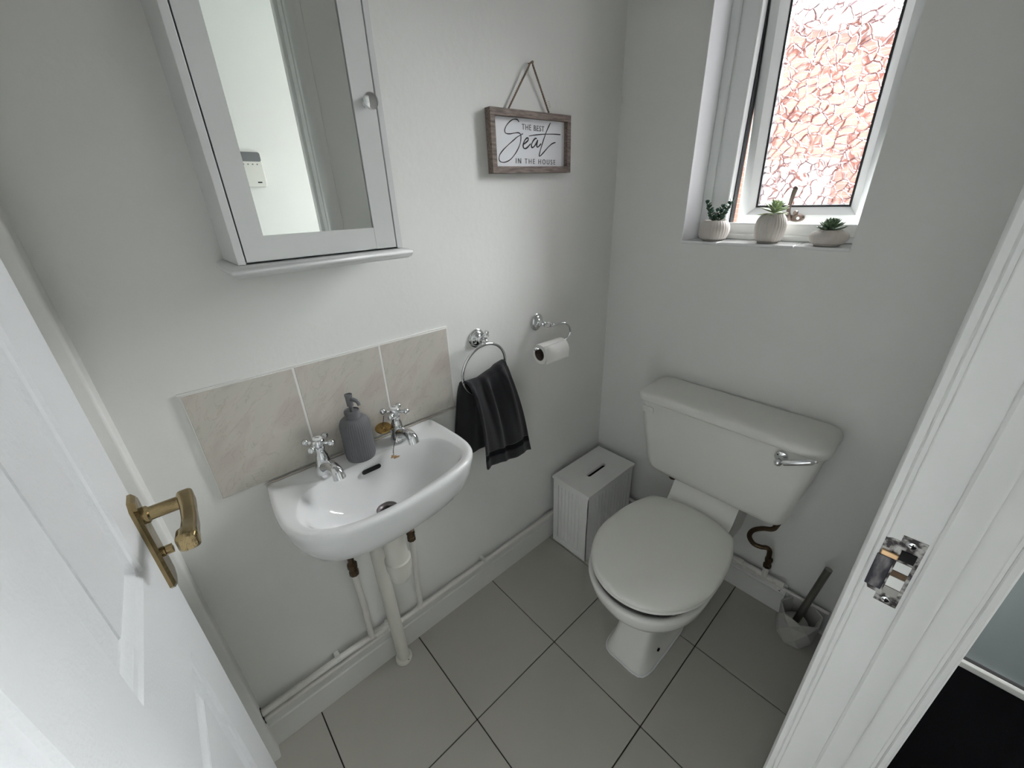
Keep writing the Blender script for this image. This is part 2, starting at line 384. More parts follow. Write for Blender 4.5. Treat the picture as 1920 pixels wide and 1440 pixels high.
# skirtings: profiled
def skirting(name, length_axis, a, b, parent_loc, h=0.128, label=None):
    prof = [(0, 0), (0.016, 0), (0.016, h - 0.040), (0.0125, h - 0.036), (0.0125, h - 0.030), (0.015, h - 0.026), (0.015, h - 0.010), (0.010, h), (0, h)]
    bm = bmesh.new(); r0 = []; r1 = []
    for d, z in prof:
        if length_axis == 'y': r0.append((d, a, z)); r1.append((d, b, z))
        else: r0.append((a, -d, z)); r1.append((b, -d, z))
    loft(bm, [r0, r1])
    return struct(fin(name, bm, M_skirt), label, 'skirting')
skirting('baseboard_left', 'y', YP, 0.0, None, label='white skirting board under the basin')
skirting('baseboard_back', 'x', 0.016, 0.832, None, label='white skirting board behind the toilet ending short of the brush pot')

# ------------------------------------------------------------------ window (top hung sash, open at the foot)
win = struct(empty('window_1', (0.5, 0.14, WZ)), 'white plastic framed window with crazed obscure glass standing slightly open', 'window')
win.location = (0, 0, 0)
# sill tiles lie in the reveal
for i, (a, b) in enumerate(((WX0, 0.385), (0.3875, 0.592), (0.5945, WX1))):
    box('sill_tile', (a, -0.0015, WZ - 0.0078), (b, 0.119, WZ), M_ceramic, win, 0.0015, 2)
box('sill_bed', (WX0 + 0.001, 0.001, WZ - 0.0078), (WX1, 0.12, WZ - 0.0035), M_grout_w, win)
FY = 0.118
def bar_prof(name, x0, x1, z0, z1, m=M_upvc, y0=FY, y1=FY + 0.06, parent=win, bev=0.004):
    return box(name, (x0, y0, z0), (x1, y1, z1), m, parent, bev, 3)
# outer frame: four bars with a rolled inner step
XL, XR, ZB, ZT = 0.262, 0.775, WZ - 0.004, 2.17
bar_prof('frame_bar', XL, 0.352, ZB, ZT); bar_prof('frame_bar', 0.702, XR, ZB, ZT)
bar_prof('frame_bar', 0.352, 0.702, ZB, 1.291); bar_prof('frame_bar', 0.352, 0.702, 2.12, ZT)
box('frame_bead', (0.272, FY - 0.012, WZ), (0.300, FY + 0.002, 2.16), M_upvc, win, 0.005, 3)
box('frame_bead', (0.300, FY - 0.010, WZ), (WX1, FY + 0.002, WZ + 0.017), M_upvc, win, 0.004, 3)
for _x0, _x1 in ((0.3515, 0.3555), (0.6985, 0.7025)): box('frame_gasket', (_x0, FY + 0.032, 1.291), (_x1, FY + 0.061, 2.12), M_gasket, win)
box('reveal_lightener', (WX0 - 0.001, 0.0005, WZ), (WX0 + 0.0006, 0.117, 2.155), M_reveal, win)  # thin sheet added over the wall to lighten the reveal
# the sash in its own frame: origin at its top hinge line
ang = math.atan2(0.075, 0.83)
sash = empty('opening_sash', (0, FY + 0.010, 2.12)); sash.parent = win; sash.rotation_euler = (-ang if False else ang, 0, 0)
def sbar(name, a, b, m, parent, bev=0.005): return box(name, a, b, m, parent, bev, 3)
SL, SR, SH = 0.356, 0.700, 0.838
bm = bmesh.new()
def sash_ring(bm, x0, x1, z0, z1, w, y0, y1):
    add_box(bm, x0, y0, z0, x0 + w, y1, z1); add_box(bm, x1 - w, y0, z0, x1, y1, z1)
    add_box(bm, x0 + w, y0, z0, x1 - w, y1, z0 + w); add_box(bm, x0 + w, y0, z1 - w, x1 - w, y1, z1)
def mitred(bm, x0, x1, z0, z1, prof):
    """rectangular ring swept with profile (inset, y)"""
    rings = []
    for ins, y in prof:
        rings.append([(x0 + ins, y, z0 + ins), (x1 - ins, y, z0 + ins), (x1 - ins, y, z1 - ins), (x0 + ins, y, z1 - ins)])
    rings.append(rings[0]); loft(bm, rings, False, False)
mitred(bm, SL, SR, -SH, 0, [(0, 0.052), (0, 0.004), (0.004, 0), (0.026, 0), (0.029, 0.003), (0.044, 0.016), (0.046, 0.020), (0.046, 0.052)])
fin('sash_frame', bm, M_upvc, sash, 30)
bm = bmesh.new()
mitred(bm, SL, SR, -SH, 0, [(0.045, 0.040), (0.045, 0.0195), (0.0515, 0.0195), (0.0515, 0.040)])
fin('glazing_gasket', bm, M_gasket, sash)
bm = bmesh.new()
mitred(bm, SL, SR, -SH, 0, [(-0.006, 0.052), (-0.006, 0.040), (0.004, 0.040), (0.004, 0.052)])
fin('weather_seal', bm, M_gasket, sash)
box('glass_pane', (SL + 0.046, 0.028, -SH + 0.046), (SR - 0.046, 0.032, -0.046), M_obscure, sash)
# handle, low on the bottom rail
hp = 0.511
bm = bmesh.new()
lathe(bm, [(0.006, 0), (0.0155, 0), (0.0165, 0.004), (0.013, 0.009), (0.006, 0.010)], 20, Matrix.Translation((hp - 0.014, 0.0, -SH + 0.018)) @ Matrix.Rotation(R(90), 4, 'X') @ Matrix.Diagonal((1.25, 0.75, 1, 1)))
lathe(bm, [(0.006, 0), (0.0155, 0), (0.0165, 0.004), (0.013, 0.009), (0.006, 0.010)], 20, Matrix.Translation((hp + 0.020, 0.0, -SH + 0.018)) @ Matrix.Rotation(R(90), 4, 'X') @ Matrix.Diagonal((1.35, 0.75, 1, 1)))
add_box(bm, hp - 0.012, -0.008, -SH + 0.012, hp + 0.018, 0, -SH + 0.026)
fin('handle_plate', bm, M_bronze, sash, 40)
bm = bmesh.new()
P = smooth_path([(hp + 0.001, -0.006, -SH + 0.016), (hp, -0.019, -SH + 0.030), (hp, -0.022, -SH + 0.050), (hp + 0.003, -0.024, -SH + 0.075), (hp + 0.007, -0.026, -SH + 0.100)], 6)
tube(bm, P, [0.0085 - 0.0035 * min(1, k / 12) + 0.002 * max(0, (k - 14) / 10) for k in range(len(P))], 14)
cyl(bm, (hp + 0.016, 0, -SH + 0.034), (hp + 0.016, -0.014, -SH + 0.034), 0.0055, 14)
sphere(bm, (hp + 0.0075, -0.026, -SH + 0.102), 0.0075, 14)
fin('handle_lever', bm, M_bronze, sash, 40)
for sx in (hp - 0.020, hp + 0.026):
    bm = bmesh.new(); cyl(bm, (sx, -0.008, -SH + 0.018), (sx, -0.011, -SH + 0.018), 0.0042, 12)
    fin('screw', bm, M_chrome, sash, 40)

# ------------------------------------------------------------------ outside, seen through the window
struct(box('ground', (-8, 0.2, -0.3), (8, 14, -0.2), M_grass), 'paved ground outside the window', 'ground')
hb = tag(empty('brick_house', (-1.5, 6.05, -0.2)), 'red brick house beyond the window with a sloping roof line', 'building'); hb.location = (0, 0, 0)
bm = bmesh.new()
r0 = [(-5.5, 6.05, -0.2), (2.2, 6.05, -0.2), (2.2, 6.05, 2.05), (-1.7, 6.05, 3.35), (-5.5, 6.05, 4.6)]
loft(bm, [[(x, y, z) for x, y, z in r0], [(x, y + 4, z) for x, y, z in r0]])
fin('brick_wall', bm, M_brick, hb)
bm = bmesh.new()
rr = [(2.35, 2.00), (-1.7, 3.35), (-5.6, 4.63), (-5.6, 4.72), (-1.7, 3.44), (2.35, 2.09)]
loft(bm, [[(x, 5.93, z) for x, z in rr], [(x, 10.1, z) for x, z in rr]])
fin('roof', bm, M_roof, hb)
ob = tag(empty('garden_outbuilding', (0, 0, 0)), 'low white rendered outbuilding in front of the brick house, blurred behind the obscure glass', 'outbuilding')
box('rendered_wall', (-1.50, 5.2, -0.2), (-0.68, 6.0, 1.66), M_render, ob)
box('coping', (-1.54, 5.16, 1.66), (-0.64, 6.04, 1.72), M_render, ob, 0.01)
bm = bmesh.new(); cyl(bm, (-0.006, 1.0, -0.2), (-0.006, 1.0, 1.60), 0.017, 14)
sphere(bm, (-0.006, 1.0, 1.60), 0.017, 12)
tag(fin('green_post', bm, M_green, None, 40), 'dark green post just outside, seen through the gap of the open window', 'post')

# ------------------------------------------------------------------ doorway: lining, stop, architraves
d1 = struct(empty('door_frame_trim', (0, 0, 0)), 'white painted door lining with rebate stop and moulded architraves', 'door frame')
d1.name = 'trim_1'
A0 = WX - 0.0155
def prof_z(bm, prof, z0, z1): loft(bm, [[(x, y, z0) for x, y in prof], [(x, y, z1) for x, y in prof]])
bm = bmesh.new()
prof_z(bm, [(WX, YJ), (1.0500, YJ), (1.0500, YJ + 0.03), (WX, YJ + 0.03)], -0.003, 1.985)
add_box(bm, WX, YC, 1.985, 1.050, YJ + 0.03, 2.012)
fin('lining', bm, M_gloss, d1, None, 0.0015, 2)
bm = bmesh.new()
prof_z(bm, [(1.0010, YJ + 0.001), (1.0010, YJ - 0.009), (1.0035, YJ - 0.0115), (1.0230, YJ - 0.0115), (1.0262, YJ - 0.009), (1.0262, YJ + 0.001)], -0.003, 1.985)
add_box(bm, 1.001, YC, 1.973, 1.0262, YJ, 1.985)
fin('door_stop', bm, M_gloss, d1, 40)
bm = bmesh.new()   # room side architrave, set back a few millimetres
pr = [(WX, YJ + 0.004), (WX - 0.004, YJ + 0.004), (WX - 0.0052, YJ + 0.0055), (WX - 0.0065, YJ + 0.004), (WX - 0.0125, YJ + 0.005), (A0, YJ + 0.009), (A0, YJ + 0.030), (A0 + 0.003, YJ + 0.035), (A0 + 0.003, YJ + 0.052), (A0 + 0.008, YJ + 0.056), (WX, YJ + 0.056)]
prof_z(bm, pr, -0.003, 2.04)
add_box(bm, A0 + 0.003, YC, 1.985, WX, YJ + 0.056, 2.04)
fin('inner_architrave', bm, M_gloss, d1, 40)
bm = bmesh.new()   # hall side architrave
pr = [(1.050, YJ + 0.003), (1.0535, YJ + 0.003), (1.0545, YJ + 0.006), (1.0560, YJ + 0.004), (1.0610, YJ + 0.005), (1.0640, YJ + 0.010), (1.0640, YJ + 0.040), (1.0600, YJ + 0.060), (1.050, YJ + 0.060)]
prof_z(bm, pr, 0.0, 2.04)
add_box(bm, 1.050, YC - 0.02, 1.985, 1.063, YJ + 0.06, 2.04)
fin('hall_architrave', bm, M_gloss, d1, 40)
bm = bmesh.new()
add_box(bm, WX - 0.003, YC - 0.001, 0.0, 1.050, YC + 0.004, 1.985)
fin('hinge_lining', bm, M_gloss, d1)

# strike plate, sunk in the rebate
sp = tag(empty('strike_plate', (0, 0, 0)), 'scuffed steel strike plate with a rebate cut-out screwed into the door lining', 'strike plate')
zc = 0.968; yf = YJ - 0.0006
bm = bmesh.new()
ol = [(0.977, 0.052), (0.998, 0.052), (0.998, -0.052), (0.977, -0.052), (0.977, -0.041), (0.968, -0.040), (0.9645, -0.030), (0.9645, 0.040), (0.970, 0.043), (0.977, 0.043)]
loft(bm, [[(x, yf, zc + z) for x, z in ol], [(x, yf + 0.002, zc + z) for x, z in ol]])
fin('plate', bm, M_strike, sp)
bm = bmesh.new()
add_box(bm, 0.9635, yf - 0.0018, zc - 0.034, 0.979, yf - 0.0001, zc + 0.016)
fin('scuffed_lip', bm, M_lead, sp, None, 0.001, 2)
for z0, z1, mm in ((zc + 0.018, zc + 0.032, M_hole), (zc + 0.002, zc + 0.015, M_gloss), (zc - 0.007, zc + 0.001, M_brass_dark), (zc - 0.024, zc - 0.008, M_binw), (zc - 0.036, zc - 0.025, M_chrome_dull)):
    bm = bmesh.new(); add_box(bm, 0.981, yf - 0.0009, z0, 0.9945, yf + 0.001, z1); fin('opening', bm, mm, sp)
bm = bmesh.new(); add_box(bm, 0.9655, yf - 0.0030, zc + 0.017, 0.981, yf, zc + 0.024); fin('brass_tongue', bm, M_oldbrass, sp, None, 0.001, 2)
for z in (zc + 0.043, zc - 0.045):
    bm = bmesh.new(); lathe(bm, [(0.0042, 0), (0.0042, 0.0012), (0.003, 0.0018)], 14, frame_to((0.987, yf, z), (0, -1, 0)))
    s = fin('screw', bm, M_chrome, sp, 40)
    bm = bmesh.new(); add_box(bm, 0.984, yf - 0.0022, z - 0.0006, 0.990, yf - 0.0015, z + 0.0006); add_box(bm, 0.9864, yf - 0.0022, z - 0.003, 0.9876, yf - 0.0015, z + 0.003)
    fin('cross_slot', bm, M_hole, s)

# ------------------------------------------------------------------ the open door. local: +x to the hinge, +y out of the visible face, z up
XD, YD = 0.295, -1.44755
th = R(-88.2)
door = struct(empty('door_1', (XD, YD, 0)), 'white moulded panel door opened flat against the wall', 'door')
dx = Vector((-sin(th), -cos(th), 0)); ny = Vector((-dx.y, dx.x, 0))
door.rotation_euler = (0, 0, math.atan2(dx.y, dx.x))
DW = 0.68
cols = [(0.105, 0.288), (0.390, 0.575)]
rows = [(0.20, 0.860), (1.008, 1.50), (1.60, 1.88)]
bm = bmesh.new()
zs = sorted({0.006, 1.975} | {z for r in rows for z in r}); xs_ = sorted({0.0, DW} | {x for c in cols for x in c})
for i in range(len(xs_) - 1):
    for j in range(len(zs) - 1):
        a, b, c, d = xs_[i], xs_[i + 1], zs[j], zs[j + 1]
        if (a, b) in cols and (c, d) in rows:
            rings = []
            for ins, y in [(0, 0), (0.003, -0.003), (0.008, -0.0045), (0.011, -0.0090), (0.015, -0.0115), (0.022, -0.0115), (0.042, -0.0035), (0.0425, -0.0020), (0.047, -0.0020)]:
                rings.append([(a + ins, y, c + ins), (b - ins, y, c + ins), (b - ins, y, d - ins), (a + ins, y, d - ins)])
            loft(bm, rings, False, True)
        else:
            bm.faces.new([bm.verts.new(p) for p in ((a, 0, c), (b, 0, c), (b, 0, d), (a, 0, d))])
T_ = -0.028
for q in (((0, 0, .006), (0, T_, .006), (0, T_, 1.975), (0, 0, 1.975)), ((DW, 0, .006), (DW, T_, .006), (DW, T_, 1.975), (DW, 0, 1.975)),
          ((0, T_, .006), (DW, T_, .006), (DW, T_, 1.975), (0, T_, 1.975)), ((0, 0, 1.975), (DW, 0, 1.975), (DW, T_, 1.975), (0, T_, 1.975)), ((0, 0, .006), (DW, 0, .006), (DW, T_, .006), (0, T_, .006))):
    bm.faces.new([bm.verts.new(p) for p in q])
leaf = fin('door_leaf', bm, M_door, door, 25)
# handle
hd = empty('door_handle', (0, 0, 0)); hd.parent = door
tag(hd, 'worn brass lever handle on a long backplate')
bm = bmesh.new()
def plate_ring(ix, y): 
    x0, x1, z0, z1, c = 0.004 + ix, 0.044 - ix, 0.912 + ix, 1.060 - ix, 0.009 - ix * 0.3
    return [(x0 + c, y, z0), (x1 - c, y, z0), (x1, y, z0 + c), (x1, y, z1 - c), (x1 - c, y, z1), (x0 + c, y, z1), (x0, y, z1 - c), (x0, y, z0 + c)]
loft(bm, [plate_ring(0, 0.0), plate_ring(0, 0.004), plate_ring(0.0035, 0.0075)])
fin('backplate', bm, M_brass, hd)
bm = bmesh.new()
lathe(bm, [(0.0115, 0.0075), (0.0115, 0.012), (0.009, 0.014), (0.009, 0.050)], 24, Matrix.Translation((0.024, 0, 1.030)) @ Matrix.Rotation(R(-90), 4, 'X'))
fin('handle_shank', bm, M_brass, hd, 35)
bm = bmesh.new()
rings = []
for x, hz, hy, cy in ((0.011, 0.006, 0.005, 0.052), (0.013, 0.0105, 0.009, 0.052), (0.020, 0.0115, 0.0095, 0.052), (0.030, 0.011, 0.009, 0.0525), (0.050, 0.0105, 0.008, 0.053), (0.080, 0.0105, 0.008, 0.053), (0.100, 0.011, 0.0085, 0.051), (0.104, 0.0125, 0.0105, 0.049), (0.118, 0.0125, 0.011, 0.048), (0.122, 0.009, 0.008, 0.048)):
    rings.append([(x, p.x, p.y) for p in rrect(cy, 1.030, hy, hz, min(hy, hz) * .6, 0, 4)])
loft(bm, rings)
fin('handle_lever', bm, M_brass, hd, 40)
bm = bmesh.new()
lathe(bm, [(0.007, 0.0075), (0.007, 0.010), (0.0045, 0.011), (0.0045, 0.018), (0.003, 0.0192)], 16, Matrix.Translation((0.024, 0, 0.967)) @ Matrix.Rotation(R(-90), 4, 'X'))
add_box(bm, 0.0215, 0.011, 0.961, 0.0265, 0.0188, 0.973)
fin('lock_snib', bm, M_brass, hd, 35)

# ------------------------------------------------------------------ hall
struct(box('floor_hall', (1.02, -3.6, -0.05), (2.3, 0.22, 0.0), M_carpet), 'black carpeted hall floor', 'floor')
struct(box('wall_hall', (1.99, -3.6, -0.05), (2.09, 0.3, HZ), mat('hall_paint', (0.82, 0.84, 0.82), 0.6, var=0.01, bump=0.15, bscale=60)), 'white hall wall seen in the mirror', 'wall')
bm = bmesh.new()
for _a in ((1.0, -3.6, -0.05, 1.2, -3.5, HZ), (1.9, -3.6, -0.05, 2.1, -3.5, HZ), (1.2, -3.6, -0.05, 1.9, -3.5, 0.9), (1.2, -3.6, 2.0, 1.9, -3.5, HZ)): add_box(bm, *_a)
add_box(bm, 1.2, -3.6, 0.9, 1.9, -3.5, 2.0)
struct(fin('wall_hall_end', bm, M_wall), 'far end wall of the hall behind the viewer', 'wall')
d2 = struct(empty('door_2', (0, 0, 0)), 'blue-grey front door at the end of the hall with a metal threshold', 'door')
bm = bmesh.new()
for _a in ((1.05, 0.2085, 0.033, 1.985, 0.25, 0.95), (1.05, 0.2085, 2.0, 1.985, 0.25, 2.1), (1.05, 0.2085, 0.95, 1.17, 0.25, 2.0), (1.87, 0.2085, 0.95, 1.985, 0.25, 2.0)): add_box(bm, *_a)
fin('door_panel', bm, M_frontdoor, d2)
box('door_glass', (1.165, 0.224, 0.945), (1.875, 0.232, 2.005), M_clear, d2)
box('door_surround', (1.0, 0.2085, 2.1), (2.0, 0.28, HZ), M_wall, d2)
box('threshold', (1.05, 0.190, 0.0), (1.985, 0.2045, 0.024), M_skirt, d2, 0.003)
box('threshold_gap_shade', (1.05, 0.2045, 0.0), (1.985, 0.25, 0.020), M_hole, d2)  # black strip standing in for the shadow under the door
kp = tag(empty('wall_keypad', (0, 0, 0)), 'white wall keypad with grey display on the hall wall, reflected in the mirror', 'keypad')
bm = bmesh.new()
rings = [[(x, p.x, p.y) for p in rrect(-0.765, 1.565, 0.052, 0.081, 0.012, 0, 5)] for x in (1.99, 1.972)]
rings.append([(1.968, p.x, p.y) for p in rrect(-0.765, 1.565, 0.049, 0.078, 0.011, 0, 5)])
loft(bm, rings); fin('casing', bm, M_plastic, kp, 40)
bm = bmesh.new(); loft(bm, [[(x, p.x, p.y) for p in rrect(-0.765, 1.624, 0.050, 0.0215, 0.010, 0, 4)] for x in (1.969, 1.9665)]); fin('display', bm, M_screen, kp)
for k in range(4):
    bm = bmesh.new(); yy = -0.800 + 0.021 * k; loft(bm, [[(x, yy + 0.004 * cos(a * pi / 5), 1.590 + 0.003 * sin(a * pi / 5)) for a in range(10)] for x in (1.969, 1.9672)])
    fin('indicator', bm, M_ink if k == 0 else M_screen, kp)
bm = bmesh.new(); add_box(bm, 1.9672, -0.755, 1.503, 1.969, -0.735, 1.509); fin('logo_bar', bm, M_ink, kp)

# ------------------------------------------------------------------ splashback tiles
sb = tag(empty('tile_splashback', (0.0, -1.065, 0.819)), 'row of three cream veined wall tiles above the basin', 'splashback')
Y0s = -1.3673
box('grout_bed', (0.0, 0.0, 0.0), (0.0060, 0.604, 0.2459), M_grout_w, sb, 0.001).location = (0, Y0s + 1.065, 0)
bmt = bmesh.new(); add_box(bmt, 0, 0, 0, 0.0065, 0.1975, 0.2439)
for k in range(3):
    if k == 0:
        t = fin('wall_tile', bmt, M_wtile, sb, None, 0.0012, 2); t0 = t
    else:
        t = t0.copy(); COL.objects.link(t); t.parent = sb
    t.location = (0, Y0s + 1.065 + 0.0015 + k * 0.2013, 0.0006)
bm = bmesh.new()
P = [(0.010, Y0s + 0.08 + i * 0.5245 / 40, 0.8145 + 0.0008 * sin(i * 1.7)) for i in range(41)]
tube(bm, P, [0.0020 + 0.0008 * abs(sin(i * 2.3)) for i in range(41)], 8)
s = fin('sealant_bead', bm, M_grout_d, sb, 60); s.location = (0, 1.065, -0.819)
# hairline top bead of paint
box('paint_bead', (0.0, Y0s + 1.065 - 0.004, 0.2459), (0.006, Y0s + 1.065 + 0.606, 0.2495), M_wall, sb, 0.001)

# ------------------------------------------------------------------ wash basin
bs = tag(empty('wash_basin', (0, 0, 0)), 'small white ceramic wall-hung hand basin with two tap holes', 'basin')
OUT = [(0.006, -1.285), (0.040, -1.289), (0.090, -1.2945), (0.143, -1.297), (0.190, -1.292), (0.236, -1.270), (0.270, -1.226), (0.288, -1.165), (0.2925, -1.085), (0.284, -0.990), (0.265, -0.915), (0.240, -0.874), (0.205, -0.853), (0.155, -0.846), (0.090, -0.847), (0.040, -0.850), (0.006, -0.853)]
INN = [(0.092, -1.232), (0.120, -1.252), (0.165, -1.266), (0.208, -1.258), (0.241, -1.226), (0.2620, -1.168), (0.2685, -1.085), (0.2590, -0.995), (0.240, -0.920), (0.214, -0.882), (0.170, -0.876), (0.125, -0.882), (0.092, -0.905), (0.072, -0.955), (0.064, -1.010), (0.068, -1.070), (0.070, -1.130), (0.078, -1.190)]
def poly_polar(pts, c, N, close_smooth):
    P = smooth_path([(x, y, 0) for x, y in pts], 10, closed=close_smooth)
    if not close_smooth: P = P + [P[0]]
    else: P = P + [P[0]]
    res = []
    for k in range(N):
        a = 2 * pi * k / N; d = Vector((cos(a), sin(a), 0)); best = None
        for i in range(len(P) - 1):
            p, q = P[i] - c, P[i + 1] - c; e = q - p
            den = d.x * e.y - d.y * e.x
            if abs(den) < 1e-12: continue
            t = (p.x * e.y - p.y * e.x) / den; s = (p.x * d.y - p.y * d.x) / den
            if t > 0 and -1e-6 <= s <= 1 + 1e-6 and (best is None or t > best): best = t
        res.append(c + d * best)
    return res
NB = 160; cB = Vector((0.145, -1.07, 0))
po = poly_polar(OUT, cB, NB, False); pi_ = poly_polar(INN, cB, NB, True)
# snap outer ring vertices to the two back corners
for corner in (Vector((0.006, -1.285, 0)), Vector((0.006, -0.853, 0))):
    k = min(range(NB), key=lambda i: (po[i] - corner).length); po[k] = corner.copy()
wallc = Vector((0.006, -1.07, 0))
def ringz(pts, z): return [(p.x, p.y, z) for p in pts]
rings = []
for s, z in ((0.30, 0.652), (0.50, 0.656), (0.68, 0.668), (0.80, 0.684), (0.885, 0.708), (0.940, 0.738), (0.973, 0.765), (0.990, 0.788), (1.0, 0.800), (0.999, 0.8065)):
    rings.append(ringz([wallc + (p - wallc) * s for p in po], z))
def off(a, b, d):   # move a towards b by distance d
    return [p + (q - p).normalized() * min(d, (q - p).length) for p, q in zip(a, b)]
rings.append(ringz(off(po, pi_, 0.0022), 0.8105)); rings.append(ringz(off(po, pi_, 0.006), 0.812))
back = lambda p: max(0.0, min(1.0, (0.085 - p.x) / 0.03))
# rim band, then the slightly dished ledge and bowl
r1 = off(po, pi_, 0.013); rings.append([(p.x, p.y, 0.8118 if p.x > .03 else 0.812) for p in r1])
r2 = off(po, pi_, 0.019); rings.append([(p.x, p.y, 0.8085) for p in r2])
rings.append([(p.x, p.y, 0.8065) for p in pi_])
dr = Vector((0.148, -1.075, 0))
for s, z in ((0.985, 0.8045), (0.955, 0.799), (0.915, 0.787), (0.86, 0.769), (0.79, 0.750), (0.70, 0.733), (0.58, 0.719), (0.46, 0.710), (0.36, 0.7050), (0.30, 0.7025)):
    rings.append([((dr + (p - dr) * s).x, (dr + (p - dr) * s).y, z) for p in pi_])
rc = [dr + (p - dr).normalized() * 0.0250 for p in pi_]
rings.append(ringz(rc, 0.7005)); rings.append(ringz(rc, 0.666))
bm = bmesh.new(); loft(bm, rings)
fin('basin_bowl', bm, M_ceramic, bs, 70)
bm = bmesh.new()
lathe(bm, [(0.0160, -0.016), (0.0160, -0.004), (0.0185, -0.0005), (0.0245, 0.0018), (0.0262, 0.0012), (0.0262, -0.001)], 32, Matrix.Translation((dr.x, dr.y, 0.7015)), False, False)
fin('drain_ring', bm, M_steel_drain, bs, 40)
bm = bmesh.new(); lathe(bm, [(0.0161, 0), (0.0161, 0.002)], 24, Matrix.Translation((dr.x, dr.y, 0.686))); fin('drain_hole', bm, M_hole, bs)
# overflow slot (placed on the back slope of the bowl)
OV_P, OV_N = Vector((0.0830, -1.0710, 0.7845)), Vector((0.75, 0.0, 0.66)).normalized()
bm = bmesh.new()
yv = Vector((0, 1, 0)); up = OV_N.cross(yv)
ring = []
for sgn, a0 in ((1, -90), (-1, 90)):
    for k in range(9):
        a = R(a0 + 180 * k / 8); ring.append(yv * (sgn * 0.0185 + 0.0052 * cos(a)) + up * (0.0052 * sin(a)))
loft(bm, [[OV_P + v - OV_N * 0.006 for v in ring], [OV_P + v + OV_N * 0.0012 for v in ring]])
fin('overflow_slot', bm, M_hole, bs)

# taps --------------------------------------------------------------
def make_tap(name, loc, rz, label, spin):
    t = tag(empty(name, loc, rz), label, 'tap', 'cross-head basin taps')
    bm = bmesh.new()
    lathe(bm, [(0.0205, 0), (0.021, 0.003), (0.0195, 0.007), (0.0180, 0.016), (0.0155, 0.028), (0.0130, 0.040), (0.0128, 0.046), (0.0108, 0.050), (0.0088, 0.058), (0.0105, 0.062), (0.0105, 0.066), (0.006, 0.070)], 28)
    P = smooth_path([(0.004, 0, 0.018), (0.020, 0, 0.027), (0.036, 0, 0.033), (0.050, 0, 0.033), (0.061, 0, 0.027), (0.065, 0, 0.015)], 6)
    tube(bm, P, [0.0150 - 0.0035 * sin(min(1, k / 14) * pi / 2) + 0.0016 * max(0, (k - 18) / 12) for k in range(len(P))], 18)
    fin('tap_body', bm, M_chrome, t, 50)
    t.scale = (1.08, 1.08, 1.08); hdl = empty('cross_handle', (0, 0, 0.070)); hdl.parent = t; hdl.scale = (1.22, 1.22, 1.22); hdl.rotation_euler = (0, 0, spin)
    bm = bmesh.new()
    lathe(bm, [(0.007, -0.003), (0.0105, 0.0), (0.0115, 0.006), (0.0105, 0.012), (0.0092, 0.0135)], 24)
    for k in range(4):
        a = pi / 2 * k; d = Vector((cos(a), sin(a), 0))
        M_ = frame_to(d * 0.006 + Vector((0, 0, 0.006)), d)
        lathe(bm, [(0.0036, 0), (0.0032, 0.006), (0.0046, 0.0085), (0.0030, 0.011), (0.0030, 0.013)], 12, M_)
        sphere(bm, d * 0.0235 + Vector((0, 0, 0.006)), 0.0063, 16)
    fin('cross_head', bm, M_chrome, hdl, 50)
    bm = bmesh.new(); lathe(bm, [(0.0078, 0.0135), (0.0076, 0.0150), (0.004, 0.0158)], 24); fin('indice', bm, M_ceramic, hdl, 40)
    bm = bmesh.new()
    add_box(bm, -0.004, -0.0012, 0.0158, 0.004, -0.0004, 0.0162); add_box(bm, -0.004, 0.0012, 0.0158, 0.004, 0.002, 0.0162)
    fin('indice_lettering', bm, M_inkg, hdl)
    return t
make_tap('basin_tap', (0.058, -1.168, 0.812), R(8), 'chrome cross-head tap at the end of the basin nearer the open door', R(45 - 8))
make_tap('basin_tap', (0.046, -0.972, 0.812), R(6), 'chrome cross-head tap with the plug chain looped over it', R(40))

# plug on chain -----------------------------------------------------
pg = tag(empty('basin_plug', (0, 0, 0)), 'gold-coloured basin plug hanging on a ball chain beside the tap', 'plug')
bm = bmesh.new()
Mp = Matrix.Translation((0.028, -1.002, 0.851)) @ Matrix.Rotation(R(14), 4, 'Y') @ Matrix.Rotation(R(6), 4, 'X')
Mp = Mp @ Matrix.Scale(1.15, 4); lathe(bm, [(0.0155, -0.005), (0.0178, -0.002)], 24, Mp); fin('rubber_seal', bm, M_black, pg, 40)
bm = bmesh.new()
lathe(bm, [(0.0178, -0.0020), (0.0185, 0.0), (0.0170, 0.0015), (0.006, 0.0022), (0.003, 0.0055), (0.0015, 0.006)], 28, Mp); fin('plug_cap', bm, M_gold, pg, 40)
def beads(name, pts, r=0.0014, step=0.0034):
    bm = bmesh.new(); P = smooth_path(pts, 24); acc = 0; last = P[0]
    sphere(bm, last, r, 6)
    for p in P[1:]:
        acc += (p - last).length; last = p
        if acc >= step: acc = 0; sphere(bm, p, r, 6)
    o = fin(name, bm, M_brass_dark, pg, 60); o['kind'] = 'stuff'; return o
beads('ball_chain', [(0.028, -1.002, 0.858), (0.0315, -1.000, 0.872), (0.034, -0.998, 0.886)])
beads('ball_chain', [(0.064, -0.985, 0.868), (0.079, -0.992, 0.846), (0.080, -1.001, 0.826), (0.080, -1.006, 0.813), (0.092, -1.013, 0.8085), (0.099, -1.016, 0.804)])
bm = bmesh.new()
for c in ((0.1005, -1.017, 0.8035), (0.1045, -1.011, 0.8015)):
    P = [Vector(c) + Vector((0.0062 * cos(a) * 0.8, 0.0062 * sin(a), 0.004 * cos(a))) for a in [2 * pi * k / 20 for k in range(20)]]
    tube(bm, P, 0.0017, 8, closed=True)
sphere(bm, (0.097, -1.0185, 0.8045), 0.003, 10)
fin('chain_clasp', bm, M_oldbrass, pg, 60)

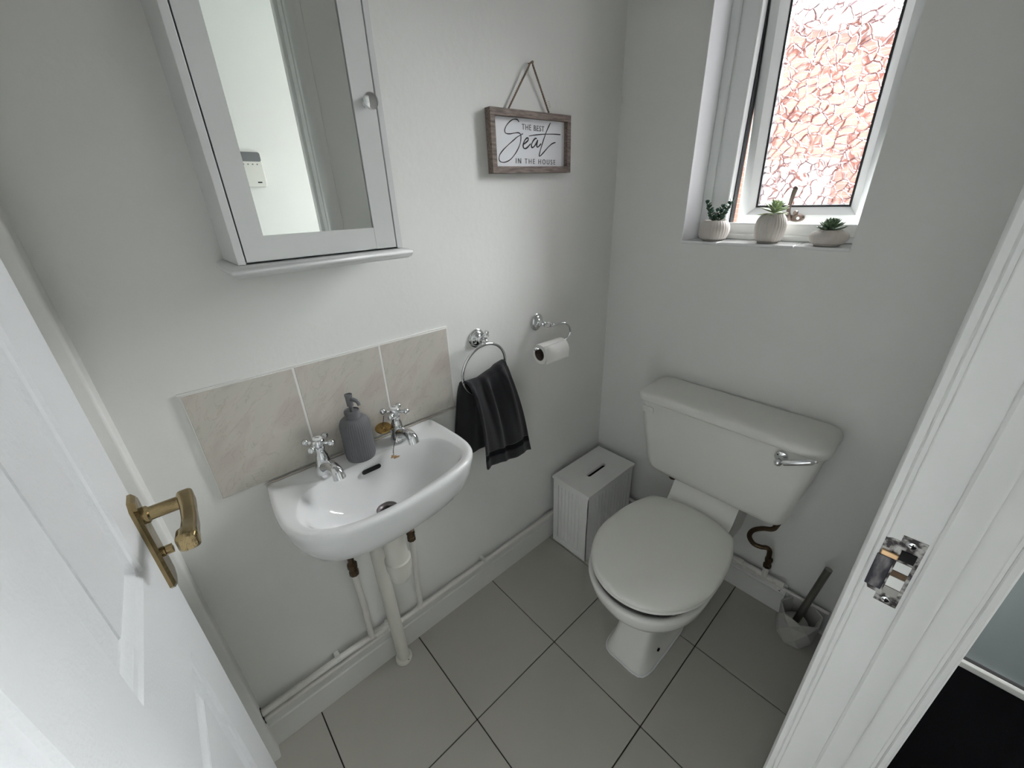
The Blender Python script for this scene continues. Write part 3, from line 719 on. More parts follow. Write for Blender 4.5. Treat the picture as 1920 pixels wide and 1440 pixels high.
# soap dispenser ----------------------------------------------------
sd = tag(empty('soap_dispenser', (0.0510, -1.078, 0.812), R(20)), 'matt grey ribbed soap dispenser bottle with pump, standing between the taps', 'soap dispenser')
bm = bmesh.new(); nr = 40; NN = nr * 6; rings = []
for r, z, rib in ((0.030, 0.0, 0), (0.0335, 0.0015, 0), (0.035, 0.006, 0.3), (0.0355, 0.010, 1), (0.0355, 0.088, 1), (0.0345, 0.097, 1), (0.0315, 0.104, 0.9), (0.027, 0.1085, 0.6), (0.022, 0.111, 0.2), (0.017, 0.112, 0)):
    rings.append([((r - 0.0009 * rib * (1 - cos(nr * 2 * pi * k / NN)) * 0.7) * cos(2 * pi * k / NN), (r - 0.0009 * rib * (1 - cos(nr * 2 * pi * k / NN)) * 0.7) * sin(2 * pi * k / NN), z) for k in range(NN)])
loft(bm, rings); fin('bottle', bm, M_soap, sd, 60)
bm = bmesh.new(); lathe(bm, [(0.0178, 0.110), (0.0178, 0.1285), (0.017, 0.130), (0.0160, 0.130), (0.0155, 0.1275), (0.005, 0.1265)], 32); fin('collar', bm, M_soap, sd, 35)
bm = bmesh.new()
lathe(bm, [(0.0045, 0.126), (0.0045, 0.140), (0.0075, 0.142), (0.0080, 0.164), (0.0088, 0.168), (0.0088, 0.1715), (0.0065, 0.1715), (0.006, 0.1695)], 24)
tube(bm, smooth_path([(0.002, 0.0, 0.160), (0.016, 0.002, 0.159), (0.024, 0.003, 0.154), (0.027, 0.003, 0.147)], 5), [0.0048] * 8 + [0.004] * 8, 12)
fin('pump_head', bm, M_soap, sd, 45)

# waste trap, supply pipes ------------------------------------------
tr = tag(empty('bottle_trap', (0, 0, 0)), 'ivory plastic bottle trap and waste pipe running down to the floor', 'waste pipe')
bm = bmesh.new()
Mt = Matrix.Translation((0.120, -1.066, 0))
lathe(bm, [(0.018, 0.600), (0.018, 0.655)], 24, Mt); fin('tailpiece', bm, M_steel_drain, tr, 40)
bm = bmesh.new()
lathe(bm, [(0.020, 0.598), (0.0275, 0.600), (0.0275, 0.618), (0.024, 0.626), (0.019, 0.628)], 28, Mt)
fin('top_nut', bm, M_trap, tr, 35)
bm = bmesh.new()
lathe(bm, [(0.010, 0.430), (0.024, 0.432), (0.0285, 0.440), (0.031, 0.470), (0.0335, 0.473), (0.0345, 0.480), (0.0340, 0.498), (0.0350, 0.500), (0.0350, 0.506), (0.0300, 0.508), (0.0285, 0.580), (0.0265, 0.596), (0.018, 0.600)], 36, Mt)
fin('trap_body', bm, M_trap, tr, 30)
bm = bmesh.new()
P = smooth_path([(0.112, -1.073, 0.560), (0.085, -1.083, 0.572), (0.060, -1.092, 0.572), (0.046, -1.094, 0.558), (0.044, -1.094, 0.530), (0.044, -1.0925, 0.40), (0.044, -1.089, 0.2), (0.044, -1.086, 0.012)], 6)
tube(bm, P, 0.0190, 24); fin('waste_pipe', bm, M_trap, tr, 50)
bm = bmesh.new()
lathe(bm, [(0.0215, 0.0), (0.0275, 0.001), (0.0270, 0.010), (0.0225, 0.014), (0.0205, 0.014)], 24, Matrix.Translation((0.044, -1.086, 0.0)))
fin('floor_collar', bm, M_trap, tr, 40)
bm = bmesh.new(); lathe(bm, [(0.0035, 0), (0.0035, 0.002)], 10, frame_to((0.0665, -1.0805, 0.010), (0.95, 0.1, 0.3))); fin('collar_hole', bm, M_hole, tr)

pp = tag(empty('supply_pipes', (0, 0, 0)), 'white painted copper pipes along the skirting feeding the two basin taps', 'pipes')
def pipe(name, pts, r, m=M_pipe, parent=pp, sub=None, n=14):
    bm = bmesh.new(); P = smooth_path(pts, sub) if sub else pts
    tube(bm, P, r, n); return fin(name, bm, m, parent, 50)
pipe('long_pipe', [(0.024, YP, 0.170), (0.024, -1.30, 0.171), (0.024, -1.108, 0.166)], 0.0095)
pipe('lower_pipe', [(0.021, YP, 0.140), (0.021, -1.30, 0.140), (0.021, -1.120, 0.139)], 0.0075)
pipe('riser', [(0.026, -1.160, 0.165), (0.030, -1.160, 0.30), (0.038, -1.163, 0.460)], 0.0088)
pipe('riser', smooth_path([(0.020, -1.075, 0.140), (0.020, -1.03, 0.138), (0.021, -1.005, 0.142), (0.023, -0.992, 0.155), (0.025, -0.989, 0.18)], 5) + [Vector((0.033, -0.983, 0.458))], 0.0085)
pipe('long_pipe', [(0.022, -0.998, 0.140), (0.022, -0.6, 0.1385), (0.022, -0.020, 0.137)], 0.0085)
for y0, z0, x0 in ((-1.163, 0.452, 0.038), (-0.983, 0.448, 0.033)):   # tarnished couplings under the basin
    bm = bmesh.new()
    lathe(bm, [(0.0095, 0), (0.013, 0.002), (0.013, 0.014), (0.0115, 0.016), (0.0115, 0.026), (0.0135, 0.028), (0.0135, 0.040), (0.009, 0.043), (0.0075, 0.044), (0.0085, 0.058), (0.0085, 0.240)], 8, Matrix.Translation((x0, y0, z0)))
    fin('coupling', bm, M_brass_dark, pp, 30)
bm = bmesh.new()   # compression valve on the long pipe
cyl(bm, (0.023, -1.150, 0.165), (0.023, -1.128, 0.165), 0.0135, 8); cyl(bm, (0.023, -1.134, 0.162), (0.024, -1.098, 0.172), 0.0125, 12)
cyl(bm, (0.024, -1.110, 0.165), (0.040, -1.104, 0.158), 0.0085, 10); cyl(bm, (0.024, -1.112, 0.165), (0.026, -1.108, 0.190), 0.0075, 10)
cyl(bm, (0.022, -1.122, 0.150), (0.021, -1.060, 0.139), 0.009, 10)
fin('valve', bm, M_pipe, pp, 35)
for yy, zz in ((-1.262, 0.166), (-0.715, 0.1385)):
    bm = bmesh.new()
    add_box(bm, 0.0005, yy - 0.007, zz - 0.012, 0.018, yy + 0.007, zz + 0.013); add_box(bm, 0.014, yy - 0.006, zz + 0.008, 0.033, yy + 0.006, zz + 0.0125)
    fin('pipe_clip', bm, M_plastic, pp, None, 0.0015, 2)
# cut hole shadows where the pipes leave the room
bm = bmesh.new()
cyl(bm, (0.023, YP - 0.004, 0.168), (0.023, YP + 0.001, 0.168), 0.016, 16); cyl(bm, (0.0215, YP - 0.004, 0.141), (0.0215, YP + 0.001, 0.141), 0.0125, 16)
fin('pipe_hole', bm, M_hole, pp)

# ------------------------------------------------------------------ mirror cabinet
cb = tag(empty('mirror_cabinet', (0, 0, 0)), 'white wall cabinet with a framed mirror door above the basin', 'cabinet')
CY0, CY1, CZ0, CZ1, CX = -1.2285, -0.931, 1.3, 1.93, 0.137
bm = bmesh.new()
add_box(bm, 0.0, CY0, CZ0, CX, CY0 + 0.012, CZ1); add_box(bm, 0.0, CY1 - 0.012, CZ0, CX, CY1, CZ1)
add_box(bm, 0.0, CY0 + 0.012, CZ1 - 0.014, CX - 0.018, CY1 - 0.012, CZ1); add_box(bm, 0.0, CY0 + 0.012, CZ0, CX - 0.018, CY1 - 0.012, CZ0 + 0.014)
add_box(bm, 0.0, CY0 + 0.012, CZ0, 0.005, CY1 - 0.012, CZ1)
fin('carcass', bm, M_cab, cb, None, 0.001, 2)
def moulding(z0, flip, nm):
    bm = bmesh.new(); rr_ = []
    for o_, z in ((0.0, 0.0), (0.006, 0.0), (0.012, 0.004), (0.014, 0.009), (0.014, 0.014), (0.010, 0.017), (0.004, 0.019), (0.0, 0.019)):
        z = (0.019 - z) if flip else z
        rr_.append([(0.0, CY0 - o_, z0 + z), (CX + o_, CY0 - o_, z0 + z), (CX + o_, CY1 + o_, z0 + z), (0.0, CY1 + o_, z0 + z)])
    loft(bm, rr_); fin(nm, bm, M_cab, cb, 60)
moulding(CZ0 - 0.0195, False, 'base_moulding'); moulding(CZ1 + 0.0005, True, 'top_moulding')
cd = empty('mirror_door', (0, 0, 0)); cd.parent = cb
DY0, DY1, DZ0, DZ1 = CY0 + 0.0140, CY1 - 0.0145, CZ0 + 0.0035, CZ1 - 0.003
MY0, MY1, MZ0, MZ1 = -1.1806, -0.9870, 1.3425, 1.885
F0, F1 = CX - 0.0175, CX
bm = bmesh.new()
add_box(bm, F0, DY0, DZ0, F1, MY0, DZ1); add_box(bm, F0, MY1, DZ0, F1, DY1, DZ1)
add_box(bm, F0, MY0, DZ0, F1 - 0.0002, MY1 - 0.0003, MZ0); add_box(bm, F0, MY0, MZ1, F1 - 0.0002, MY1, DZ1)
fin('door_frame', bm, M_cab, cd)
box('door_shadow_gap', (0.03, MY0 - 0.002, MZ0 - 0.002), (F1 - 0.010, MY1 + 0.002, MZ1 + 0.002), M_hole, cd)
box('mirror_glass', (F1 - 0.009, MY0, MZ0), (F1 - 0.0035, MY1 - 0.0015, MZ1), M_mirror, cd)
bm = bmesh.new()
lathe(bm, [(0.008, 0), (0.0085, 0.002), (0.0055, 0.006), (0.006, 0.010), (0.0120, 0.014), (0.0135, 0.018), (0.0125, 0.022), (0.008, 0.0235), (0.0, 0.024)], 28, frame_to((F1, -0.963, 1.5475), (1, 0, 0)), True, False)
fin('door_knob', bm, M_chrome, cd, 45)

# ------------------------------------------------------------------ hanging sign
sg = tag(empty('hanging_sign', (0, 0, 0)), 'small wood-framed sign reading The Best Seat In The House on a jute string', 'sign')
SY0, SY1, SZ0, SZ1, SX0, SX1 = -0.584, -0.2745, 1.450, 1.598, 0.002, 0.0225
def tilt(p):   # the frame hangs a touch low on one side
    x, y, z = p; a = R(1.1); cy, cz = -0.43, 1.525
    return (x, cy + (y - cy) * cos(a) - (z - cz) * sin(a), cz + (y - cy) * sin(a) + (z - cz) * cos(a))
def tbox(bm, *a):
    vs = add_box(bm, *a)
    for v in vs: v.co = Vector(tilt(v.co))
w = 0.0165
for nm, a in (('frame_rail', (SX0, SY0, SZ1 - w, SX1, SY1, SZ1)), ('frame_rail', (SX0, SY0, SZ0, SX1, SY1, SZ0 + w)), ('frame_stile', (SX0, SY0, SZ0 + w, SX1, SY0 + w, SZ1 - w)), ('frame_stile', (SX0, SY1 - w, SZ0 + w, SX1, SY1, SZ1 - w))):
    bm = bmesh.new(); tbox(bm, *a); fin(nm, bm, M_wood, sg, None, 0.0008, 1)
bm = bmesh.new(); tbox(bm, SX0 + 0.002, SY0 + 0.004, SZ0 + 0.004, 0.0095, SY1 - 0.004, SZ1 - 0.004); fin('board', bm, M_signpaper, sg)
SEAT = {
'S': [(-0.4746, 1.5718), (-0.4806, 1.5764), (-0.4886, 1.577), (-0.4986, 1.575), (-0.5108, 1.5683), (-0.5209, 1.5597), (-0.5265, 1.5506), (-0.5256, 1.5444), (-0.5199, 1.5422), (-0.508, 1.5424), (-0.4919, 1.5452), (-0.4796, 1.5467), (-0.4722, 1.5451), (-0.4687, 1.5401), (-0.4689, 1.5323), (-0.4722, 1.5216), (-0.481, 1.508), (-0.4939, 1.4943), (-0.5108, 1.4818), (-0.5272, 1.4759), (-0.5412, 1.475), (-0.5488, 1.4782), (-0.5504, 1.4846), (-0.546, 1.4938), (-0.5336, 1.5046), (-0.5152, 1.517), (-0.4966, 1.5282), (-0.482, 1.5368), (-0.461, 1.5453)],
'e': [(-0.4596, 1.5201), (-0.451, 1.5248), (-0.4415, 1.5311), (-0.4413, 1.5359), (-0.4473, 1.5356), (-0.4552, 1.5291), (-0.4605, 1.5195), (-0.4598, 1.5129), (-0.4535, 1.5105), (-0.4449, 1.5136), (-0.4317, 1.523)],
'a': [(-0.4073, 1.5369), (-0.4139, 1.5366), (-0.4228, 1.5294), (-0.4287, 1.5197), (-0.4266, 1.5144), (-0.4199, 1.516), (-0.4096, 1.5246), (-0.4037, 1.5331), (-0.4061, 1.5248), (-0.4075, 1.5179), (-0.4021, 1.5168), (-0.3903, 1.525)],
't': [(-0.3519, 1.5782), (-0.3574, 1.5711), (-0.3665, 1.5583), (-0.3757, 1.5427), (-0.3848, 1.5258), (-0.3917, 1.5117), (-0.3963, 1.5004), (-0.3977, 1.4942), (-0.3917, 1.4956), (-0.3756, 1.5068), (-0.3593, 1.5187), (-0.3428, 1.5278), (-0.3294, 1.5313)],
'b': [(-0.4378, 1.5414), (-0.4116, 1.5455), (-0.3802, 1.549), (-0.3431, 1.5515), (-0.3085, 1.5522)]}
SKX = 0.0097
bm = bmesh.new()
for key, pts in SEAT.items():
    q = [(SKX, y, z) for y, z in pts]
    P = smooth_path(q, 6); hw = {'S': 0.0012, 'e': 0.0018, 'a': 0.0018, 't': 0.0014, 'b': 0.0012}[key]
    rows_ = []
    for i, p in enumerate(P):
        a = P[max(0, i - 1)]; b = P[min(len(P) - 1, i + 1)]; t_ = (b - a).normalized(); nn = Vector((0, -t_.z, t_.y))
        h = hw * (0.75 + 0.35 * sin(i * 0.21) ** 2)
        rows_.append([p + nn * h, p - nn * h, p - nn * h + Vector((0.0006, 0, 0)), p + nn * h + Vector((0.0006, 0, 0))])
    loft(bm, rows_)
fin('seat_lettering', bm, M_ink, sg)
def text(name, body, loc, size, sx, space, m, parent):
    cu = bpy.data.curves.new(name, 'FONT'); cu.body = body; cu.size = size; cu.extrude = 0.0003; cu.space_character = space
    cu.materials.append(m); cu.offset = -0.0001
    o = bpy.data.objects.new(name, cu); COL.objects.link(o); o.parent = parent; o.location = loc
    o.rotation_euler = (R(90), 0, R(90)); o.scale = (sx, 1, 1)
    tw_ = {'THE BEST': 0.0868, 'IN THE HOUSE': 0.1597}[body]; bpy.context.view_layer.update()
    o.scale = (tw_ / o.dimensions.x * sx, 1, 1); me = bpy.data.meshes.new_from_object(o); o2 = bpy.data.objects.new(name, me); COL.objects.link(o2)
    o2.parent = parent; o2.location = loc; o2.rotation_euler = o.rotation_euler; o2.scale = o.scale
    bpy.data.objects.remove(o); return o2
text('small_lettering', 'THE BEST', (SKX + 0.0004, -0.4647, 1.5553), 0.0188, 0.80, 1.20, M_inkg, sg)
text('small_lettering', 'IN THE HOUSE', (SKX + 0.0004, -0.4910, 1.4738), 0.0180, 0.80, 1.42, M_inkg, sg)
# string: two twisted strands up to a nail
def twist(bm, p, q, r=0.0017, turns=12):
    p, q = Vector(p), Vector(q); d = (q - p); a = d.cross(Vector((1, 0, 0))).normalized(); b = Vector((1, 0, 0))
    for ph in (0, pi):
        P = [p + d * (k / 90) + (a * cos(ph + turns * 2 * pi * k / 90) + b * sin(ph + turns * 2 * pi * k / 90)) * 0.0011 for k in range(91)]
        tube(bm, P, r, 6)
bm = bmesh.new()
twist(bm, (0.008, -0.520, 1.585), (0.012, -0.4330, 1.7035)); twist(bm, (0.008, -0.348, 1.589), (0.012, -0.4240, 1.7045))
tube(bm, smooth_path([(0.012, -0.4345, 1.7015), (0.014, -0.4300, 1.7065), (0.014, -0.4260, 1.7065), (0.012, -0.4225, 1.7025)], 5), 0.0022, 8)
for k in range(4): tube(bm, [(0.011, -0.359 - 0.002 * k, 1.614 + 0.004 * k), (0.014, -0.355 - 0.002 * k, 1.617 + 0.004 * k)], 0.0003, 4)
fin('string', bm, M_rope, sg, 60)
bm = bmesh.new(); lathe(bm, [(0.0013, 0), (0.0013, 0.015), (0.0035, 0.015), (0.0035, 0.017)], 12, frame_to((0, -0.4278, 1.7065), (1, 0, 0))); fin('nail', bm, M_brass_dark, sg, 40)

# ------------------------------------------------------------------ towel ring + towel
def wall_rose(bm, y, z):
    lathe(bm, [(0.0270, 0), (0.0285, 0.002), (0.0285, 0.0045), (0.0262, 0.0062), (0.0238, 0.0065), (0.0230, 0.0095), (0.0205, 0.0120), (0.0150, 0.0135), (0.0100, 0.0160), (0.0072, 0.0200), (0.0070, 0.034), (0.0085, 0.037), (0.0060, 0.040)], 32, frame_to((0, y, z), (1, 0, 0)))
def crystal(parent, p, d, s=1.0):
    bm = bmesh.new(); lathe(bm, [(0.005 * s, 0), (0.0115 * s, 0.007 * s), (0.0115 * s, 0.012 * s), (0.005 * s, 0.019 * s)], 8, frame_to(p, d)); fin('crystal_bead', bm, M_crystal, parent)
tg = tag(empty('towel_ring', (0, 0, 0)), 'chrome towel ring with a crystal bead on a round wall rose', 'towel ring')
bm = bmesh.new(); wall_rose(bm, -0.662, 1.008)
sphere(bm, (0.052, -0.668, 1.010), 0.0095, 16, (1, 1, 1)); cyl(bm, (0.036, -0.663, 1.008), (0.052, -0.668, 1.010), 0.006, 14)
lathe(bm, [(0.0045, 0), (0.008, 0.003), (0.005, 0.006)], 16, frame_to((0.052, -0.668, 1.016), (0, 0.15, 1)))
fin('wall_rose', bm, M_chrome, tg, 45)
crystal(tg, (0.052, -0.667, 1.021), (0.1, 0.2, 1), 0.9)
bm = bmesh.new(); cyl(bm, (0.054, -0.662, 1.036), (0.055, -0.661, 1.041), 0.0065, 12); fin('bead_cap', bm, M_chrome, tg, 40)
RC, RR = Vector((0.058, -0.681, 0.9285)), 0.0800
bm = bmesh.new(); P = [RC + Vector((0.010 * cos(a), RR * sin(a), RR * cos(a))) for a in [2 * pi * k / 72 for k in range(72)]]
tube(bm, P, 0.0043, 14, closed=True); fin('ring', bm, M_chrome, tg, 60)

tw = tag(empty('hand_towel', (0, 0, 0)), 'charcoal towelling hand towel draped through the chrome ring', 'towel')
def lerp(a, b, t): return a + (b - a) * t
NU, NV = 72, 60
def drape(top, botL, botR, x_top, x_bot, amp, ph, zb, bow):
    """sheet from a gathered top edge to a wider hem"""
    g = []
    for j in range(NV + 1):
        v = j / NV; row = []
        for i in range(NU + 1):
            u = i / NU
            ty, tz = top(u)
            spread = v ** 0.8
            y = lerp(ty, lerp(botL, botR, u), spread) ; z = lerp(tz, zb(u), v)
            x = lerp(x_top, x_bot, v ** 0.7) + bow * sin(pi * min(1, v * 1.1)) * 0.5
            fold = sin(u * 17 + ph + 1.5 * v) * 0.55 + sin(u * 31 + 2 * ph) * 0.25 + 0.5 * sin(u * 8.5 + ph * 3)
            k = amp * (1 - 0.62 * v) * min(1, v * 5 + 0.35)
            x += fold * k; y += cos(u * 17 + ph) * k * 0.45 + 0.010 * sin(v * 3.0) * (u - 0.5) ** 2
            row.append(Vector((x, y, z)))
        g.append(row)
    return g
def ring_arc(u):   # top edge follows the underside of the ring where the towel is gathered
    y = lerp(-0.757, -0.606, u); dz = sqrt_(max(0, RR ** 2 - (y - RC.y) ** 2))
    return y, RC.z - dz + 0.004
def sqrt_(v): return math.sqrt(v)
def top_front(u):
    y, z = ring_arc(u); a = 0.903 + 0.0225 * u ** 1.5 - 0.010 * sin(pi * min(1, u * 1.2)) * (1 if u < .83 else 0.0)
    return y, a
zf = lambda u: lerp(0.594, 0.573, u) + 0.004 * sin(u * 9)
gF = drape(top_front, -0.716, -0.512, 0.072, 0.074, 0.0150, 0.4, zf, 0.014)
gB = drape(lambda u: (lerp(-0.766, -0.612, u), top_front(u)[1] - 0.002), -0.792, -0.56, 0.046, 0.016, 0.0075, 1.9, lambda u: lerp(0.640, 0.625, u), 0.0)
def sheet(name, g, m, parent, thick=0.007, j0=0, j1=None):
    bm = bmesh.new(); j1 = len(g) if j1 is None else j1
    V = [[bm.verts.new(p) for p in r] for r in g[j0:j1]]
    for a, b in zip(V[:-1], V[1:]):
        for i in range(len(a) - 1): bm.faces.new((a[i], a[i + 1], b[i + 1], b[i]))
    me = bpy.data.meshes.new(name); bm.normal_update(); bm.to_mesh(me); bm.free(); me.materials.append(m); me.shade_smooth()
    o = bpy.data.objects.new(name, me); COL.objects.link(o); o.parent = parent
    s = o.modifiers.new('thick', 'SOLIDIFY'); s.thickness = thick; s.offset = 0
    return o
JB = 50
top = []
for k in range(1, 12):
    a = pi * k / 12; row = []
    for i in range(NU + 1):
        p, q = gF[0][i], gB[0][i]; c = (p + q) / 2; h = (p - q) / 2
        row.append(c + h * cos(a) + Vector((0, 0, 0.012 * sin(a))))
    top.append(row)
sheet('cloth', gB[::-1] + top[::-1] + gF[:JB], M_towel, tw, 0.007)
sheet('hem_band', gF[JB - 1:JB + 4], M_towel_band, tw, 0.005)
sheet('hem', gF[JB + 3:], M_towel, tw, 0.007)

# ------------------------------------------------------------------ toilet roll holder + roll
th_ = tag(empty('toilet_roll_holder', (0, 0, 0)), 'chrome hook toilet roll holder with a crystal bead', 'roll holder')
bm = bmesh.new(); wall_rose(bm, -0.406, 1.003)
lathe(bm, [(0.0070, 0), (0.0085, 0.003), (0.005, 0.006)], 16, frame_to((0.038, -0.405, 1.001), (1, 0.1, -0.05)))
fin('wall_rose', bm, M_chrome, th_, 45)
crystal(th_, (0.044, -0.404, 1.001), (1, 0.25, 0), 0.95)
bm = bmesh.new()
lathe(bm, [(0.0065, 0), (0.0085, 0.003), (0.0085, 0.008), (0.0055, 0.012)], 16, frame_to((0.062, -0.400, 1.001), (0.6, 1, 0.05)))
P = smooth_path([(0.066, -0.392, 1.001), (0.076, -0.372, 1.004), (0.082, -0.350, 1.002), (0.085, -0.334, 0.990), (0.085, -0.327, 0.972), (0.084, -0.330, 0.955), (0.083, -0.345, 0.946), (0.082, -0.375, 0.9435), (0.081, -0.43, 0.9435), (0.080, -0.480, 0.9435), (0.080, -0.488, 0.946)], 7)
tube(bm, P, 0.0040, 14); sphere(bm, (0.080, -0.4895, 0.9470), 0.0062, 14)
fin('hook_arm', bm, M_chrome, th_, 60)
rl = tag(empty('toilet_roll', (0.081, -0.418, 0.9225), R(3)), 'nearly finished white toilet roll on the chrome hook', 'toilet roll')
rl.rotation_euler = (0, 0, R(-3))
bm = bmesh.new(); ro, ri, L = 0.0335, 0.0205, 0.052
Mr = Matrix.Rotation(R(90), 4, 'X')
lathe(bm, [(ri + 0.0008, -L), (ro - 0.001, -L), (ro, -L + 0.001), (ro, L - 0.001), (ro - 0.001, L), (ri + 0.0008, L)], 48, Mr, False, False)
fin('paper', bm, M_paper, rl, 40)
bm = bmesh.new(); lathe(bm, [(ri + 0.001, -L - 0.0005), (ri + 0.001, L + 0.0005), (ri - 0.0005, L + 0.0005), (ri - 0.0005, -L - 0.0005), (ri + 0.001, -L - 0.0005)], 40, Mr, False, False)
fin('cardboard_core', bm, M_card, rl, 40)
bm = bmesh.new()
g0 = [Vector((0.0340 * cos(a), 0, 0.0340 * sin(a))) for a in [R(60 - 6 * k) for k in range(14)]] + [Vector((0.0325, 0, -0.010 - 0.004 * k)) for k in range(1, 5)]
V = [[bm.verts.new(p + Vector((0, y, 0))) for p in g0] for y in (-L + 0.001, L - 0.001)]
for i in range(len(g0) - 1): bm.faces.new((V[0][i], V[0][i + 1], V[1][i + 1], V[1][i]))
o = fin('loose_sheet', bm, M_paper, rl, 80); s = o.modifiers.new('t', 'SOLIDIFY'); s.thickness = 0.0006

# ------------------------------------------------------------------ waste bin with slotted lid
bn = tag(empty('slotted_box', (0, 0, 0)), 'white panelled wooden waste box with a hand slot in the lid, standing in the corner', 'waste box')
BX0, BX1, BY0, BY1, BH = 0.0335, 0.2135, -0.3435, -0.042, 0.336
bm = bmesh.new(); add_box(bm, BX0 + .004, BY0 + .004, 0.004, BX1 - .004, BY1 - .004, BH - 0.002); fin('box_body', bm, M_binw, bn)
def framed(face):
    """stiles/rails and a grooved centre panel on one side of the box"""
    bm = bmesh.new(); fw = 0.026; t = 0.004
    if face == 'front':
        y0, y1 = BY0, BY0 + t
        for a in ((BX0, y0, 0.0, BX0 + fw, y1, BH), (BX1 - fw, y0, 0.0, BX1, y1, BH), (BX0 + fw, y0, 0.0, BX1 - fw, y1, fw + 0.006), (BX0 + fw, y0, BH - fw, BX1 - fw, y1, BH)): add_box(bm, *a)
        fin('panel_frame', bm, M_binw, bn, None, 0.0008, 1)
        n = 7; ww = (BX1 - BX0 - 2 * fw) / n
        for k in range(n):
            a = BX0 + fw + k * ww
            box('bead_board', (a + 0.0006, BY0 + 0.0022, fw + 0.006), (a + ww - 0.0006, BY0 + 0.005, BH - fw), M_binw, bn, 0.0006, 1)
    else:
        x0, x1 = BX1 - t, BX1
        for a in ((x0, BY0, 0.0, x1, BY0 + fw, BH), (x0, BY1 - fw, 0.0, x1, BY1, BH), (x0, BY0 + fw, 0.0, x1, BY1 - fw, fw + 0.006), (x0, BY0 + fw, BH - fw, x1, BY1 - fw, BH)): add_box(bm, *a)
        fin('panel_frame', bm, M_binw, bn, None, 0.0008, 1)
        n = 11; ww = (BY1 - BY0 - 2 * fw) / n
        for k in range(n):
            a = BY0 + fw + k * ww
            box('bead_board', (BX1 - 0.005, a + 0.0006, fw + 0.006), (BX1 - 0.0022, a + ww - 0.0006, BH - fw), M_binw, bn, 0.0006, 1)
framed('front'); framed('side')
# lid with a real slot
bm = bmesh.new(); lx0, lx1, ly0, ly1 = BX0 - 0.003, BX1 + 0.006, BY0 - 0.005, BY1 + 0.004
cx_, cy_ = 0.133, -0.190; hole = []
for sgn, a0 in ((1, 0), (-1, 180)):
    for k in range(9):
        a = R(a0 + 180 * k / 8); hole.append((cx_ + 0.0092 * cos(a), cy_ + sgn * 0.050 + 0.0092 * sin(a)))
# rectangle ring with matching count: project hole points outward
outer = []
for hx, hy in hole:
    dxx, dyy = hx - cx_, hy - cy_
    sc_ = min(((lx1 - cx_) if dxx > 0 else (lx0 - cx_)) / dxx if abs(dxx) > 1e-9 else 1e9, ((ly1 - cy_) if dyy > 0 else (ly0 - cy_)) / dyy if abs(dyy) > 1e-9 else 1e9)
    outer.append((cx_ + dxx * sc_, cy_ + dyy * sc_))
for cor in ((lx0, ly0), (lx1, ly0), (lx0, ly1), (lx1, ly1)):
    k = min(range(len(outer)), key=lambda i: (outer[i][0] - cor[0]) ** 2 + (outer[i][1] - cor[1]) ** 2); outer[k] = cor
zt, zb_ = BH + 0.0105, BH
loft(bm, [[(x, y, zb_) for x, y in hole], [(x, y, zt) for x, y in hole], [(x, y, zt) for x, y in outer], [(x, y, zb_) for x, y in outer], [(x, y, zb_) for x, y in hole]], False, False)
fin('lid', bm, M_binw, bn)
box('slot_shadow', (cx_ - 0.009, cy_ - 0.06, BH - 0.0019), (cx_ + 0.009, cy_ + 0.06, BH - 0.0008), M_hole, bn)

# ------------------------------------------------------------------ toilet
TXC = 0.5485
pan = tag(empty('toilet', (TXC, -0.4, 0)), 'white ceramic toilet with lid closed and a low-level plastic cistern against the wall', 'toilet'); pan.location = (0, 0, 0)
def dring(cx, hw, yf_, yb, z, flat=0.5, n=64, corner=0.07, skew=0.0):
    """D-shaped outline: round front at yf_, squared back at yb"""
    pts = []
    yc_ = yf_ + (yb - yf_) * flat
    for k in range(n):
        a = 2 * pi * k / n; c, s = cos(a), sin(a)
        if s <= 0: x = cx + hw * c; y = yc_ + (yc_ - yf_) * s
        else:
            e = corner; x = cx + hw * (abs(c) ** e) * (1 if c >= 0 else -1); y = yc_ + (yb - yc_) * (s ** e)
        pts.append((x, y, z))
    return pts
# bowl and pedestal
bm = bmesh.new(); rings = []
spec = [  # z, half width, front, back, corner exponent front/back
 (0.000, 0.078, -0.572, -0.285), (0.010, 0.0785, -0.573, -0.284), (0.016, 0.0745, -0.569, -0.288), (0.06, 0.066, -0.552, -0.288),
 (0.11, 0.0605, -0.533, -0.282), (0.16, 0.0585, -0.515, -0.272), (0.195, 0.0620, -0.512, -0.262), (0.220, 0.076, -0.530, -0.250), (0.240, 0.104, -0.575, -0.238),
 (0.262, 0.132, -0.612, -0.225), (0.290, 0.152, -0.642, -0.215), (0.325, 0.166, -0.661, -0.208), (0.355, 0.1715, -0.669, -0.204), (0.364, 0.1715, -0.669, -0.205), (0.3695, 0.168, -0.665, -0.208),
 (0.3695, 0.158, -0.655, -0.216), (0.362, 0.154, -0.650, -0.222), (0.340, 0.150, -0.645, -0.23), (0.30, 0.14, -0.63, -0.25), (0.26, 0.10, -0.56, -0.28)]
for z, hw, yf_, yb in spec:
    t = max(0.0, min(1.0, (z - 0.17) / 0.09)); ring = []; sx_ = 0.0
    n = 72; ycm = lerp((yf_ + yb) / 2, yf_ + (yb - yf_) * 0.42, t)
    for k in range(n):
        a = 2 * pi * k / n; c, s = cos(a), sin(a)
        e = lerp(0.36, 0.95, t) if s < 0 else lerp(0.36, 0.55, t)
        x = TXC + sx_ + hw * math.copysign(abs(c) ** e, c); y = ycm + ((ycm - yf_) if s < 0 else (yb - ycm)) * math.copysign(abs(s) ** e, s)
        ring.append((x, y, z))
    rings.append(ring)
loft(bm, rings); fin('pan', bm, M_pan, pan, 60)
bm = bmesh.new()      # cement bead round the foot
n = 72; P = []
